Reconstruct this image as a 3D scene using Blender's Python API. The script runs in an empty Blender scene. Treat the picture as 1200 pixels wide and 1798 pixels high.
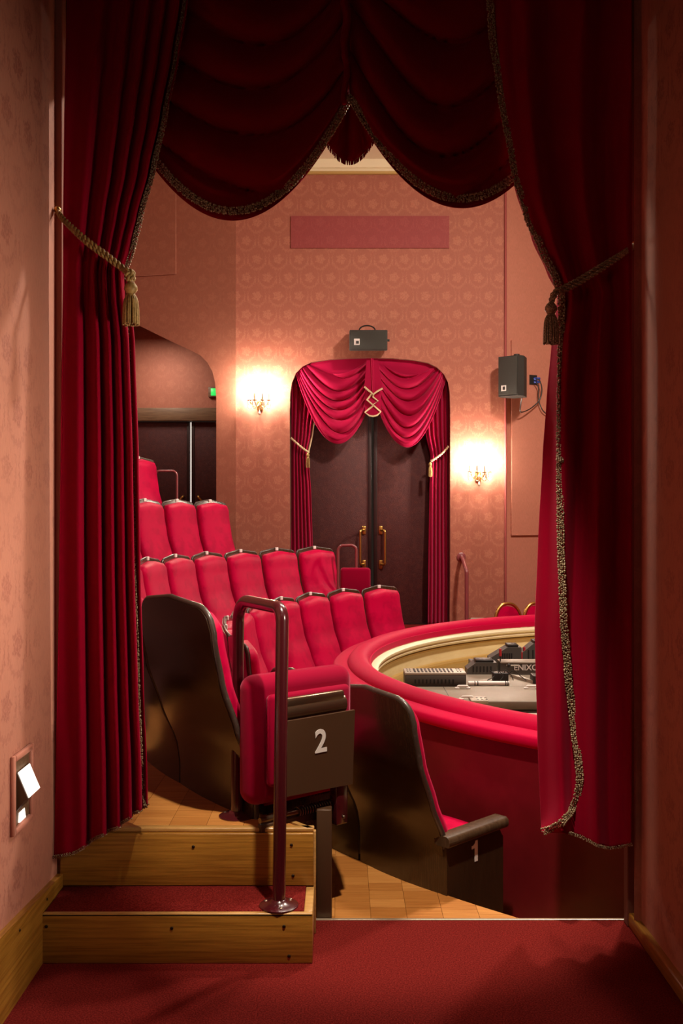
import bpy, bmesh, math, random
from mathutils import Vector, Matrix
random.seed(7)
PI = math.pi
sc = bpy.context.scene
C = sc.collection

# ------------------------------------------------------------------ camera, world, lights, exposure
CAM_H = 1.53
FPX = 1798 * 35 / 36
cd = bpy.data.cameras.new('camera'); cam = bpy.data.objects.new('camera', cd); C.objects.link(cam)
cam.location = (0, 0, CAM_H); cam.rotation_euler = (PI / 2, 0, 0)
cd.sensor_width = 36; cd.sensor_height = 36; cd.sensor_fit = 'AUTO'; cd.lens = 35; cd.clip_start = .02
sc.camera = cam
sc.view_settings.view_transform = 'Standard'; sc.view_settings.look = 'None'
sc.view_settings.exposure = 0.0; sc.view_settings.gamma = 1; sc.view_settings.use_curve_mapping = False
w = bpy.data.worlds.new('world'); sc.world = w; w.use_nodes = True
w.node_tree.nodes['Background'].inputs[0].default_value = (.9, .6, .45, 1)
w.node_tree.nodes['Background'].inputs[1].default_value = .02

def area(name, loc, target, size, power, col, size_y=None, spread=180):
    l = bpy.data.lights.new(name, 'AREA'); l.energy = power; l.color = col; l.size = size
    if size_y: l.shape = 'RECTANGLE'; l.size_y = size_y
    l.spread = math.radians(spread)
    o = bpy.data.objects.new(name, l); C.objects.link(o); o.location = loc
    o.rotation_euler = (Vector(target) - Vector(loc)).to_track_quat('-Z', 'Y').to_euler()
    return o
def spot(name, loc, target, power, col, angle, blend, radius):
    l = bpy.data.lights.new(name, 'SPOT'); l.energy = power; l.color = col
    l.spot_size = math.radians(angle); l.spot_blend = blend; l.shadow_soft_size = radius
    o = bpy.data.objects.new(name, l); C.objects.link(o); o.location = loc
    o.rotation_euler = (Vector(target) - Vector(loc)).to_track_quat('-Z', 'Y').to_euler()
    return o
WARM = (1, .86, .72)
area('auditorium_ceiling_light', (2.2, 6.3, 4.95), (0.4, 7.4, 0), .35, 240, WARM)
area('auditorium_ceiling_light', (.6, 4.9, 4.95), (0.2, 4.6, 0), .35, 80, WARM)  # unseen second lamp set here to brighten the near parquet and seats
area('recess_fill_light', (-1.95, 10.55, 3.25), (-1.95, 11.1, 1.8), .3, 9, WARM)  # added fill lamp that brightens the recess wall and upper door
area('passage_wall_lamp', (1.06, 2.4, 1.55), (-1.0, 2.75, 1.45), .30, 14.5, (1, .84, .68), .4, 85)
spot('passage_ceiling_spot', (.25, 2.4, 3.88), (.10, 4.15, 0), 640, (1, .84, .66), 32, .55, .05)
area('passage_ceiling_light', (-.2, -.6, 3.6), (.1, 1.6, 0), .5, 4, (1, .82, .64))
BULB = 1000

# ------------------------------------------------------------------ pixel / plane helpers (image taken as 1200 x 1798)
def at(px, py, d): return Vector(((px - 600) / FPX * d, d, CAM_H - (py - 899) / FPX * d))
def gz(px, py, z): return at(px, py, FPX * (CAM_H - z) / (py - 899))
def interp(keys, t):
    if t <= keys[0][0]: return keys[0][1]
    for (a, va), (b, vb) in zip(keys, keys[1:]):
        if t <= b:
            k = (t - a) / (b - a); k = k * k * (3 - 2 * k) * .35 + k * .65
            return va + (vb - va) * k
    return keys[-1][1]
def smooth_path(pts, n=8):
    """Catmull-Rom through the points"""
    P = [Vector(p) for p in pts]; out = []
    for i in range(len(P) - 1):
        p0 = P[max(i - 1, 0)]; p1 = P[i]; p2 = P[i + 1]; p3 = P[min(i + 2, len(P) - 1)]
        for k in range(n):
            t = k / n
            out.append(.5 * ((2 * p1) + (p2 - p0) * t + (2 * p0 - 5 * p1 + 4 * p2 - p3) * t * t + (3 * p1 - p0 - 3 * p2 + p3) * t ** 3))
    out.append(P[-1]); return out
def resample(pts, step):
    out = [pts[0].copy()]; acc = 0
    for a, b in zip(pts, pts[1:]):
        L = (b - a).length
        while acc + L >= step:
            t = (step - acc) / L; a = a.lerp(b, t); out.append(a.copy()); L = (b - a).length; acc = 0
        acc += L
    return out

# ------------------------------------------------------------------ materials
class NB:
    def __init__(s, m): s.m = m; s.t = m.node_tree; s.n = s.t.nodes; s.l = s.t.links
    def put(s, inp, v):
        if hasattr(v, 'is_output'): s.l.new(v, inp)
        else: inp.default_value = v
    def M(s, op, a, b=None, c=None):
        n = s.n.new('ShaderNodeMath'); n.operation = op
        for i, v in enumerate((a, b, c)):
            if v is not None: s.put(n.inputs[i], v)
        return n.outputs[0]
    def step(s, v, a, b):
        n = s.n.new('ShaderNodeMapRange'); n.interpolation_type = 'SMOOTHSTEP'
        s.put(n.inputs[0], v); n.inputs[1].default_value = a; n.inputs[2].default_value = b
        return n.outputs[0]
    def mix(s, f, a, b):
        n = s.n.new('ShaderNodeMix'); n.data_type = 'RGBA'
        s.put(n.inputs[0], f); s.put(n.inputs[6], a); s.put(n.inputs[7], b)
        return n.outputs[2]
    def noise(s, vec, scale, detail=3, rough=.5):
        n = s.n.new('ShaderNodeTexNoise'); n.inputs['Scale'].default_value = scale
        n.inputs['Detail'].default_value = detail; n.inputs['Roughness'].default_value = rough
        if vec is not None: s.l.new(vec, n.inputs['Vector'])
        return n.outputs[0]
    def coord(s, kind='Object'):
        return s.n.new('ShaderNodeTexCoord').outputs[kind]
    def mapping(s, vec, scale):
        n = s.n.new('ShaderNodeMapping'); s.l.new(vec, n.inputs[0]); n.inputs['Scale'].default_value = scale
        return n.outputs[0]
    def bump(s, h, strength, dist=.01):
        n = s.n.new('ShaderNodeBump'); n.inputs['Strength'].default_value = strength; n.inputs['Distance'].default_value = dist
        s.l.new(h, n.inputs['Height']); return n.outputs[0]
def c4(c): return (c[0], c[1], c[2], 1)
def mat(name, col, rough=.5, metal=0, **kw):
    m = bpy.data.materials.new(name); m.use_nodes = True
    b = m.node_tree.nodes['Principled BSDF']
    b.inputs['Base Color'].default_value = c4(col); b.inputs['Roughness'].default_value = rough; b.inputs['Metallic'].default_value = metal
    if 'sheen' in kw:
        b.inputs['Sheen Weight'].default_value = kw['sheen']; b.inputs['Sheen Roughness'].default_value = kw.get('sheen_rough', .35)
        b.inputs['Sheen Tint'].default_value = c4(kw.get('sheen_tint', (1, .4, .5)))
    if 'spec' in kw: b.inputs['Specular IOR Level'].default_value = kw['spec']
    if 'coat' in kw: b.inputs['Coat Weight'].default_value = kw['coat']; b.inputs['Coat Roughness'].default_value = kw.get('coat_rough', .1)
    if 'emit' in kw:
        b.inputs['Emission Color'].default_value = c4(kw['emit_col']); b.inputs['Emission Strength'].default_value = kw['emit']
    if 'trans' in kw: b.inputs['Transmission Weight'].default_value = kw['trans']
    nb = NB(m)
    if 'vary' in kw:   # (other colour, scale, strength, stretch)
        oc, sca, lo, hi, st = kw['vary']
        v = nb.mapping(nb.coord(), st)
        f = nb.step(nb.noise(v, sca, 4, .6), lo, hi)
        nb.l.new(nb.mix(f, c4(col), c4(oc)), b.inputs['Base Color'])
    if 'bump' in kw:
        sca, strength, st = kw['bump']
        h = nb.noise(nb.mapping(nb.coord(), st), sca, 3)
        nb.l.new(nb.bump(h, strength, .004), b.inputs['Normal'])
    return m
def velvet(name, col, sheen=.5, tint=(1, .25, .38), rub=None, spec=.1, rough=.85):
    kw = dict(sheen=sheen, sheen_tint=tint, sheen_rough=.4, spec=spec, bump=(900, .25, (1, 1, 1)))
    if rub: kw['vary'] = rub
    m = mat(name, col, rough, **kw); m.node_tree.nodes['Principled BSDF'].inputs['Specular Tint'].default_value = (1, .12, .28, 1); return m
def wood(name, a, b, st, rough=.45, coat=0, scale=8):
    return mat(name, a, rough, vary=(b, scale, .3, .75, st), bump=(scale * 6, .12, st), coat=coat)

def damask(name, base, motif, amount=.9, fade=.0):
    m = mat(name, base, .7, sheen=.15, sheen_tint=(1, .7, .6))
    nb = NB(m); b = m.node_tree.nodes['Principled BSDF']
    uv = nb.n.new('ShaderNodeUVMap').outputs[0]
    sp = nb.n.new('ShaderNodeSeparateXYZ'); nb.l.new(uv, sp.inputs[0])
    U, V = sp.outputs[0], sp.outputs[1]
    U = nb.M('ADD', U, nb.M('MULTIPLY', nb.M('SUBTRACT', nb.noise(uv, 42, 2), .5), .022)); V = nb.M('ADD', V, nb.M('MULTIPLY', nb.M('SUBTRACT', nb.noise(uv, 37, 2), .5), .026))
    PX, PY = .212, .37
    fine = nb.noise(uv, 160, 2); med = nb.noise(uv, 70, 3, .6)
    masks = []
    for o in (0, .5):
        fu = nb.M('MULTIPLY', nb.M('SUBTRACT', nb.M('FRACT', nb.M('ADD', nb.M('DIVIDE', U, PX), 20 + o)), .5), PX)
        fv = nb.M('MULTIPLY', nb.M('SUBTRACT', nb.M('FRACT', nb.M('ADD', nb.M('DIVIDE', V, PY), 20 + o)), .5), PY)
        r = nb.M('SQRT', nb.M('ADD', nb.M('MULTIPLY', fu, fu), nb.M('MULTIPLY', fv, fv)))
        th = nb.M('ARCTAN2', fv, fu)
        pet = nb.M('ADD', nb.M('MULTIPLY', nb.M('ADD', nb.M('COSINE', nb.M('MULTIPLY', th, 5)), nb.M('MULTIPLY', nb.M('COSINE', nb.M('MULTIPLY', th, 12)), .6)), .008), .046)
        fl = nb.step(nb.M('SUBTRACT', pet, r), -.004, .006)
        vein = nb.step(nb.M('ABSOLUTE', nb.M('SUBTRACT', nb.M('FRACT', nb.M('MULTIPLY', r, 55)), .5)), .05, .28)
        fl = nb.M('MULTIPLY', fl, nb.M('ADD', nb.M('MULTIPLY', vein, .45), .55))
        ex = nb.M('DIVIDE', fu, .090); ey = nb.M('DIVIDE', nb.M('ADD', fv, -.012), .112)
        e = nb.M('SQRT', nb.M('ADD', nb.M('MULTIPLY', ex, ex), nb.M('MULTIPLY', ey, ey)))
        lobes = nb.M('MULTIPLY', nb.M('COSINE', nb.M('MULTIPLY', th, 22)), .05)
        g = nb.M('ABSOLUTE', nb.M('SUBTRACT', nb.M('ADD', e, lobes), 1))
        width = nb.M('ADD', nb.M('MULTIPLY', nb.step(fv, .12, -.12), .10), .02)
        ring = nb.M('MULTIPLY', nb.step(nb.M('SUBTRACT', width, g), -.03, .05), .6)
        masks += [fl, ring]
        dx = nb.M('ABSOLUTE', nb.M('SUBTRACT', nb.M('ABSOLUTE', fu), .016))     # ribbons hanging between the garlands
        tie = nb.M('MULTIPLY', nb.step(dx, .006, .002), nb.step(nb.M('ABSOLUTE', nb.M('SUBTRACT', fv, .155)), .034, .022))
        masks.append(tie)
    mk = masks[0]
    for x in masks[1:]: mk = nb.M('MAXIMUM', mk, x)
    mk = nb.M('MULTIPLY', mk, nb.step(med, .32, .55))
    if fade: mk = nb.M('MULTIPLY', mk, nb.step(nb.noise(uv, 1.1, 2), .5 - fade, .5 + .2))
    mk = nb.M('MULTIPLY', mk, amount)
    grain = nb.mapping(uv, (1, .12, 1))
    mottle = nb.step(nb.noise(grain, 240, 3, .7), .3, .7)
    dark = tuple(x * .80 for x in base)
    bc = nb.mix(nb.M('MULTIPLY', mottle, .8), c4(base), c4(dark))
    nb.l.new(nb.mix(mk, bc, c4(motif)), b.inputs['Base Color'])
    nb.l.new(nb.bump(nb.M('ADD', mk, nb.M('MULTIPLY', fine, .5)), .25, .002), b.inputs['Normal'])
    return m

MAT = {}
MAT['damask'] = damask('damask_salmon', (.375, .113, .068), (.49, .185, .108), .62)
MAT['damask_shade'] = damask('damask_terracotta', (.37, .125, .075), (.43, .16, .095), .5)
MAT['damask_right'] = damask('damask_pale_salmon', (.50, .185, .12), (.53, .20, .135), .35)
MAT['damask_corridor'] = damask('damask_corridor', (.48, .19, .12), (.25, .066, .045), .85, .16)
MAT['carpet'] = mat('carpet_red', (.215, .019, .0155), .95, sheen=.0, spec=.05, vary=((.115, .0075, .0065), 190, .36, .62, (1, 1, 1)), bump=(500, .9, (1, 1, 1)))
def oak_mat(name, a, b, axis, scale=9): return wood(name, a, b, axis, .42, .15, scale)
MAT['oak'] = oak_mat('oak', (.39, .18, .023), (.22, .088, .008), (1.2, 40, 40), 3)
MAT['oak_y'] = oak_mat('oak_long', (.39, .18, .023), (.22, .088, .008), (40, 1.2, 40), 3)
MAT['oak_pale'] = oak_mat('oak_edge', (.50, .28, .085), (.36, .18, .045), (3, 30, 30), 3)
MAT['parquet'] = [wood('parquet_%d' % i, a, b, (1.5, 55, 20), .38, .25, 3) for i, (a, b) in enumerate((
    ((.58, .25, .062), (.40, .145, .030)), ((.52, .21, .048), (.35, .12, .024)), ((.66, .30, .080), (.45, .17, .038))))]
MAT['drape'] = velvet('curtain_velvet', (.26, .002, .017), .35, (1, .10, .20))
MAT['swag'] = velvet('valance_velvet', (.20, .003, .010), .30, (1, .10, .18))
MAT['small_drape'] = velvet('door_curtain_velvet', (.32, .003, .036), .4, (1, .22, .36), None, .4, .6)
MAT['seat'] = velvet('seat_velvet', (.53, .0012, .048), .14, (1, .14, .30), ((.40, .001, .036), 7, .42, .60, (1, 1, 1)), .28, .45)
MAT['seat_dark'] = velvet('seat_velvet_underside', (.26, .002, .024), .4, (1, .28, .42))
MAT['rail_velvet'] = velvet('rail_velvet', (.50, .0015, .043), .14, (1, .14, .30), None, .25, .6)
MAT['pit_red'] = mat('oxblood_paint', (.115, .004, .007), .42, coat=.2, vary=((.145, .006, .01), 5, .4, .7, (1, 1, 1)))
MAT['shell'] = mat('dark_lacquered_ply', (.034, .016, .007), .27, coat=.35, coat_rough=.22, vary=((.048, .023, .010), 3, .35, .7, (60, 60, 3)))
MAT['shell_edge'] = mat('worn_dark_edge', (.05, .034, .026), .38, coat=.3, vary=((.12, .10, .085), 60, .55, .8, (1, 1, 1)))
MAT['armrest'] = mat('armrest_wood', (.05, .026, .012), .35, coat=.4, vary=((.085, .05, .026), 5, .35, .7, (20, 20, 3)))
MAT['tube'] = mat('oxblood_tube', (.055, .005, .008), .25, coat=.6, coat_rough=.12)
MAT['tube_rose'] = mat('rose_tube', (.24, .055, .06), .3, coat=.5)
MAT['bronze'] = mat('bronze_plate', (.078, .038, .018), .42, .2, bump=(500, .05, (1, 1, 1)))
MAT['bronze_shiny'] = mat('bronze_bar', (.16, .105, .065), .28, .85)
MAT['steel'] = mat('spring_steel', (.20, .15, .11), .35, .9)
MAT['braid'] = mat('bronze_braid', (.25, .175, .09), .45, .3, vary=((.72, .60, .40), 230, .50, .62, (1, 1, 1)))
MAT['gold'] = mat('gold_cord', (.40, .255, .075), .55, .2, vary=((.25, .15, .04), 90, .4, .65, (1, 1, 1)), sheen=.2)
MAT['cream_cord'] = mat('cream_cord', (.62, .46, .27), .6)
MAT['brass'] = mat('brass', (.62, .36, .10), .28, .95)
MAT['leather'] = mat('leather_maroon', (.062, .010, .010), .42, spec=.32, coat=.06, coat_rough=.4, bump=(260, 1.0, (1, 1, 1)), vary=((.085, .017, .014), 25, .4, .7, (1, 1, 1)))
MAT['leather_dark'] = mat('leather_edge', (.020, .006, .006), .38)
MAT['beam'] = wood('brown_beam', (.20, .115, .06), (.12, .065, .032), (2, 30, 25), .5, 0, 3)
MAT['reveal'] = mat('reveal_brown', (.16, .055, .035), .6)
MAT['cream'] = mat('cream_paint', (.80, .67, .38), .55, vary=((.72, .57, .29), 4, .35, .7, (1, 1, 4)))
MAT['cream_light'] = mat('ivory_moulding', (.80, .70, .47), .5)
MAT['gilt'] = mat('gilt_line', (.52, .34, .11), .4, .35)
MAT['ceiling'] = mat('ceiling_ivory', (.72, .60, .42), .7)
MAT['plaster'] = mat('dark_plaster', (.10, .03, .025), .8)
MAT['patch'] = damask('rose_patch', (.30, .045, .043), (.36, .075, .065), .4)
MAT['speaker'] = mat('speaker_black', (.030, .028, .024), .65, bump=(600, .6, (1, 1, 1)))
MAT['speaker_grille'] = mat('speaker_grille', (.045, .043, .035), .55, .3, bump=(450, 1, (1, 1, 1)))
MAT['white'] = mat('white_paint', (.78, .74, .70), .5)
MAT['black'] = mat('black_plastic', (.012, .011, .010), .5)
MAT['blue'] = mat('blue_plug', (.03, .07, .38), .4)
MAT['grey'] = mat('equipment_grey', (.25, .205, .155), .5, vary=((.22, .18, .135), 6, .4, .7, (1, 1, 1)))
MAT['grey_dark'] = mat('equipment_dark_grey', (.075, .068, .058), .5)
MAT['grey_light'] = mat('equipment_light_grey', (.42, .37, .30), .45)
MAT['red_knob'] = mat('red_plastic', (.5, .02, .03), .4)
MAT['glass'] = mat('crystal', (.95, .88, .72), .08, trans=.25)
MAT['candle'] = mat('candle_sleeve', (.22, .12, .055), .6)
MAT['bulb'] = mat('lit_bulb', (1, .9, .75), .5, emit=BULB, emit_col=(1, .87, .70))
MAT['lamp_white'] = mat('lit_lens', (.9, .9, .88), .4, emit=1.0, emit_col=(1, .95, .86), vary=((.72, .72, .72), 30, .45, .6, (1, 1, 4)))
MAT['exit_green'] = mat('exit_sign_green', (.03, .5, .09), .4, emit=.9, emit_col=(.03, .75, .12))
MAT['gap_glow'] = mat('gap_glow_strip', (.9, .85, .8), .5, emit=1.2, emit_col=(1, .9, .8))  # emissive colour stands for light showing through the door gap
MAT['screw'] = mat('screw_dark', (.03, .018, .012), .35, .7)
MAT['metal_strip'] = mat('threshold_metal', (.62, .50, .36), .35, .7)

# ------------------------------------------------------------------ mesh builder
class MB:
    def __init__(s): s.v = []; s.f = []; s.uv = []
    def poly(s, pts):
        k = len(s.v); s.v += [tuple(p) for p in pts]; s.f.append(tuple(range(k, k + len(pts))))
    def box(s, lo, hi):
        x0, y0, z0 = lo; x1, y1, z1 = hi; k = len(s.v)
        s.v += [(x0, y0, z0), (x1, y0, z0), (x1, y1, z0), (x0, y1, z0), (x0, y0, z1), (x1, y0, z1), (x1, y1, z1), (x0, y1, z1)]
        for f in ((0, 3, 2, 1), (4, 5, 6, 7), (0, 1, 5, 4), (1, 2, 6, 5), (2, 3, 7, 6), (3, 0, 4, 7)): s.f.append(tuple(k + i for i in f))
        return s
    def obox(s, c, ax, ay, az):
        """box from centre and three half-axis vectors"""
        c, ax, ay, az = map(Vector, (c, ax, ay, az)); k = len(s.v)
        for sz in (-1, 1):
            for sx, sy in ((-1, -1), (1, -1), (1, 1), (-1, 1)): s.v.append(tuple(c + ax * sx + ay * sy + az * sz))
        for f in ((0, 3, 2, 1), (4, 5, 6, 7), (0, 1, 5, 4), (1, 2, 6, 5), (2, 3, 7, 6), (3, 0, 4, 7)): s.f.append(tuple(k + i for i in f))
        return s
    def prism(s, pts, ext):
        """closed prism of a planar outline pushed along a vector"""
        pts = [Vector(p) for p in pts]; ext = Vector(ext); n = len(pts); k = len(s.v)
        s.v += [tuple(p) for p in pts] + [tuple(p + ext) for p in pts]
        s.f.append(tuple(range(k + n - 1, k - 1, -1))); s.f.append(tuple(range(k + n, k + 2 * n)))
        for i in range(n):
            j = (i + 1) % n; s.f.append((k + i, k + j, k + n + j, k + n + i))
        return s
    def tube(s, path, r, seg=10, cap=True, radii=None):
        path = [Vector(p) for p in path]; n = len(path); k = len(s.v)
        t0 = (path[1] - path[0]).normalized(); up = Vector((0, 0, 1)) if abs(t0.z) < .9 else Vector((0, 1, 0))
        x = t0.cross(up).normalized()
        for i, p in enumerate(path):
            t = (path[min(i + 1, n - 1)] - path[max(i - 1, 0)]).normalized()
            x = (x - t * x.dot(t)).normalized(); y = t.cross(x)
            rr = radii[i] if radii else r
            for j in range(seg):
                a = 2 * PI * j / seg; s.v.append(tuple(p + (x * math.cos(a) + y * math.sin(a)) * rr))
        for i in range(n - 1):
            for j in range(seg):
                a = k + i * seg + j; b = k + i * seg + (j + 1) % seg; s.f.append((a, b, b + seg, a + seg))
        if cap:
            s.f.append(tuple(k + j for j in range(seg - 1, -1, -1))); s.f.append(tuple(k + (n - 1) * seg + j for j in range(seg)))
        return s
    def lathe(s, prof, c=(0, 0, 0), seg=16):
        """profile [(r, z)] turned about a vertical axis through c"""
        c = Vector(c); k = len(s.v); n = len(prof)
        for r, z in prof:
            for j in range(seg):
                a = 2 * PI * j / seg; s.v.append((c.x + r * math.cos(a), c.y + r * math.sin(a), c.z + z))
        for i in range(n - 1):
            for j in range(seg):
                a = k + i * seg + j; b = k + i * seg + (j + 1) % seg; s.f.append((a, b, b + seg, a + seg))
        s.f.append(tuple(k + j for j in range(seg - 1, -1, -1))); s.f.append(tuple(k + (n - 1) * seg + j for j in range(seg)))
        return s
    def bead(s, c, rx, ry, rz, seg=6, rings=3):
        c = Vector(c); k = len(s.v); s.v.append((c.x, c.y, c.z - rz))
        for i in range(1, rings + 1):
            a = PI * i / (rings + 1)
            for j in range(seg):
                b = 2 * PI * j / seg
                s.v.append((c.x + rx * math.sin(a) * math.cos(b), c.y + ry * math.sin(a) * math.sin(b), c.z - rz * math.cos(a)))
        s.v.append((c.x, c.y, c.z + rz)); top = len(s.v) - 1
        for j in range(seg):
            s.f.append((k, k + 1 + (j + 1) % seg, k + 1 + j)); s.f.append((top, top - seg + j, top - seg + (j + 1) % seg))
        for i in range(rings - 1):
            for j in range(seg):
                a = k + 1 + i * seg + j; b = k + 1 + i * seg + (j + 1) % seg; s.f.append((a, b, b + seg, a + seg))
        return s
    def grid(s, nu, nv, fn):
        k = len(s.v)
        for j in range(nv + 1):
            for i in range(nu + 1): s.v.append(tuple(fn(i / nu, j / nv)))
        for j in range(nv):
            for i in range(nu):
                a = k + j * (nu + 1) + i; s.f.append((a, a + 1, a + nu + 2, a + nu + 1))
        return s
    def slab(s, nu, nv, front, back):
        """closed body between two grids"""
        k = len(s.v); s.grid(nu, nv, front); k2 = len(s.v); s.grid(nu, nv, lambda u, v: back(1 - u, v))
        W = nu + 1
        F = lambda i, j: k + j * W + i
        B = lambda i, j: k2 + j * W + (nu - i)
        for i in range(nu):
            s.f.append((F(i + 1, 0), F(i, 0), B(i, 0), B(i + 1, 0))); s.f.append((F(i, nv), F(i + 1, nv), B(i + 1, nv), B(i, nv)))
        for j in range(nv):
            s.f.append((F(0, j), F(0, j + 1), B(0, j + 1), B(0, j))); s.f.append((F(nu, j + 1), F(nu, j), B(nu, j), B(nu, j + 1)))
        return s
    def rbox(s, lo, hi, r, seg=3, M=None):
        """box with rounded edges"""
        bm = bmesh.new(); bmesh.ops.create_cube(bm, size=1)
        lo, hi = Vector(lo), Vector(hi)
        for v in bm.verts: v.co = Vector((lo[i] + (v.co[i] + .5) * (hi[i] - lo[i]) for i in range(3)))
        bmesh.ops.bevel(bm, geom=bm.edges[:], offset=r, segments=seg, profile=.5, affect='EDGES')
        bm.verts.index_update(); k = len(s.v)
        for v in bm.verts: s.v.append(tuple(M @ v.co if M else v.co))
        for f in bm.faces: s.f.append(tuple(k + v.index for v in f.verts))
        bm.free(); return s
    def mesh(s, name, m, smooth=False, angle=None):
        me = bpy.data.meshes.new(name); me.from_pydata(s.v, [], s.f); me.materials.append(m)
        bm = bmesh.new(); bm.from_mesh(me); bmesh.ops.recalc_face_normals(bm, faces=bm.faces[:])
        if smooth:
            lim = math.radians(angle if angle else 50)
            for f in bm.faces: f.smooth = True
            for e in bm.edges:
                if len(e.link_faces) == 2 and e.calc_face_angle(0) > lim: e.smooth = False
        bm.to_mesh(me); bm.free()
        return me

def link(name, me, parent=None):
    o = bpy.data.objects.new(name, me); C.objects.link(o)
    if parent is not None:
        o.parent = parent; o.matrix_parent_inverse = world_of(parent).inverted()
    return o
def world_of(o):
    if o.parent is None: return o.matrix_basis.copy()
    return world_of(o.parent) @ o.matrix_parent_inverse @ o.matrix_basis
def part(parent, name, mb, m, smooth=False, angle=None, label=None):
    o = link(name, mb.mesh(name, m, smooth, angle), parent)
    if label: o['label'] = label
    return o
def thing(name, label, cat, loc=(0, 0, 0), group=None, rotz=0):
    o = bpy.data.objects.new(name, None); C.objects.link(o); o.location = loc; o.rotation_euler = (0, 0, rotz)
    o.empty_display_size = .1
    o['label'] = label; o['category'] = cat
    if group: o['group'] = group
    return o
def tag(o, label, cat, group=None):
    o['label'] = label; o['category'] = cat
    if group: o['group'] = group
    return o
def struct(name, label, mb=None, m=None, smooth=False, loc=(0, 0, 0), cat=None):
    if mb is None:
        o = bpy.data.objects.new(name, None); C.objects.link(o); o.location = loc
    else: o = link(name, mb.mesh(name, m, smooth))
    o['kind'] = 'structure'; o['label'] = label
    if cat: o['category'] = cat
    return o
def copy_tree(o, parent=None):
    c = o.copy(); C.objects.link(c)
    if parent is not None: c.parent = parent
    for ch in list(o.children): copy_tree(ch, c)
    return c
def text_mesh(txt, size, depth=.002, bold=.0):
    cu = bpy.data.curves.new('lettering', 'FONT'); cu.body = txt; cu.size = size; cu.extrude = depth; cu.offset = bold
    cu.align_x = 'CENTER'; cu.align_y = 'CENTER'
    o = bpy.data.objects.new('lettering', cu); C.objects.link(o)
    dg = bpy.context.evaluated_depsgraph_get(); me = bpy.data.meshes.new_from_object(o.evaluated_get(dg))
    bpy.data.objects.remove(o); return me
def place_text(parent, name, txt, size, c, right, up, m, bold=0, label=None, depth=.002):
    me = text_mesh(txt, size, min(depth, .0008), bold); me.materials.clear(); me.materials.append(m)
    right = Vector(right).normalized(); up = Vector(up).normalized(); n = right.cross(up)
    M = Matrix((right, up, n)).transposed().to_4x4(); M.translation = Vector(c)
    me.transform(M)
    o = link(name, me, parent)
    if label: o['label'] = label
    return o
def uv_wall(me, fn):
    uvl = me.uv_layers.new(name='UVMap')
    for lp in me.loops: uvl.data[lp.index].uv = fn(me.vertices[lp.vertex_index].co)
def clip(poly, nx, ny, c):
    """keep the part of a 2-D polygon with nx*x + ny*y >= c"""
    out = []
    for a, b in zip(poly, poly[1:] + poly[:1]):
        da = nx * a[0] + ny * a[1] - c; db = nx * b[0] + ny * b[1] - c
        if da >= 0: out.append(a)
        if da * db < 0:
            t = da / (da - db); out.append((a[0] + (b[0] - a[0]) * t, a[1] + (b[1] - a[1]) * t))
    return out

# ------------------------------------------------------------------ walls
def plane_wall(name, label, A, B, z0, z1, m, notch=None, depth=.25, reveal=None, lift=0):
    """wall from plan point A to B (seen from the room with A on the viewer's left); notch = outline [(s,z)] cut up from z0"""
    A, B = Vector((A[0], A[1], 0)), Vector((B[0], B[1], 0)); d = (B - A); L = d.length; d.normalize()
    n = Vector((-d.y, d.x, 0))            # pointing away from the room
    out = [(0, z0)]
    if notch: out += notch
    out += [(L, z0), (L, z1), (0, z1)]
    mb = MB(); P = lambda s, z: A + d * s + Vector((0, 0, z))
    mb.poly([P(s, z) for s, z in out]); mb.poly([P(s, z) + n * .12 for s, z in reversed(out)])
    o = struct(name, label, mb, m)
    uv_wall(o.data, lambda co: ((co - A).dot(d), co.z))
    if notch:
        rb = MB(); k = len(notch)
        for a, b in zip(notch, notch[1:]):
            rb.poly([P(*a), P(*b), P(*b) + n * depth, P(*a) + n * depth])
        r = part(o, 'reveal', rb, reveal or m, True, 40)
        uv_wall(r.data, lambda co: ((co - A).dot(n) * 1.0, co.z))
    return o, (A, d, n)
def on_wall(fr, px, py, off=0):
    """point where the sight line of a pixel meets a wall frame (moved off into the room)"""
    A, d, n = fr; A = A - n * off; rx = (px - 600) / FPX
    # (rx*t, t) on line A + d*s
    t = (A.x * n.x + A.y * n.y) / (rx * n.x + n.y)
    return Vector((rx * t, t, CAM_H - (py - 899) / FPX * t))
def s_on(fr, px):
    A, d, n = fr; p = on_wall(fr, px, 899); return (p - A).dot(d)
def sz(fr, px, py):
    p = on_wall(fr, px, py); return ((p - fr[0]).dot(fr[1]), p.z)

WXL, WXR = -1.035, 1.085
# corridor
mb = MB().box((WXL - .3, -2.6, -.1), (WXR + .3, 3.735, 0))
struct('floor', 'red carpeted passage floor in front of the curtained opening', mb, MAT['carpet'])
def side_wall(name, label, x, sign, d1):
    mb = MB().box((min(x, x + sign * .25), -2.6, 0), (max(x, x + sign * .25), d1, 4.0))
    o = struct(name, label, mb, MAT['damask_corridor'])
    uv_wall(o.data, lambda co: (co.y, co.z)); return o
wl = side_wall('wall_left', 'pinkish damask papered passage wall beside the curtain tied back at the stairs', WXL, -1, 3.62)
wr = side_wall('wall_right', 'shadowy damask papered passage wall beside the curtain over the red parapet', WXR, 1, 3.70)
o = struct('wall_rear', 'passage end wall behind the viewer', MB().box((WXL - .25, -2.75, 0), (WXR + .25, -2.6, 4.0)), MAT['damask_corridor']); uv_wall(o.data, lambda co: (co.x, co.z))
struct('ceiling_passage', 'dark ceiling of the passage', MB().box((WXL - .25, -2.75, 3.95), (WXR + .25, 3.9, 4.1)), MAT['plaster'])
struct('wall_header', 'dark wall strip above the curtained opening', MB().box((-1.5, 3.80, 3.22), (1.5, 3.88, 3.95)), MAT['plaster'])
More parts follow.
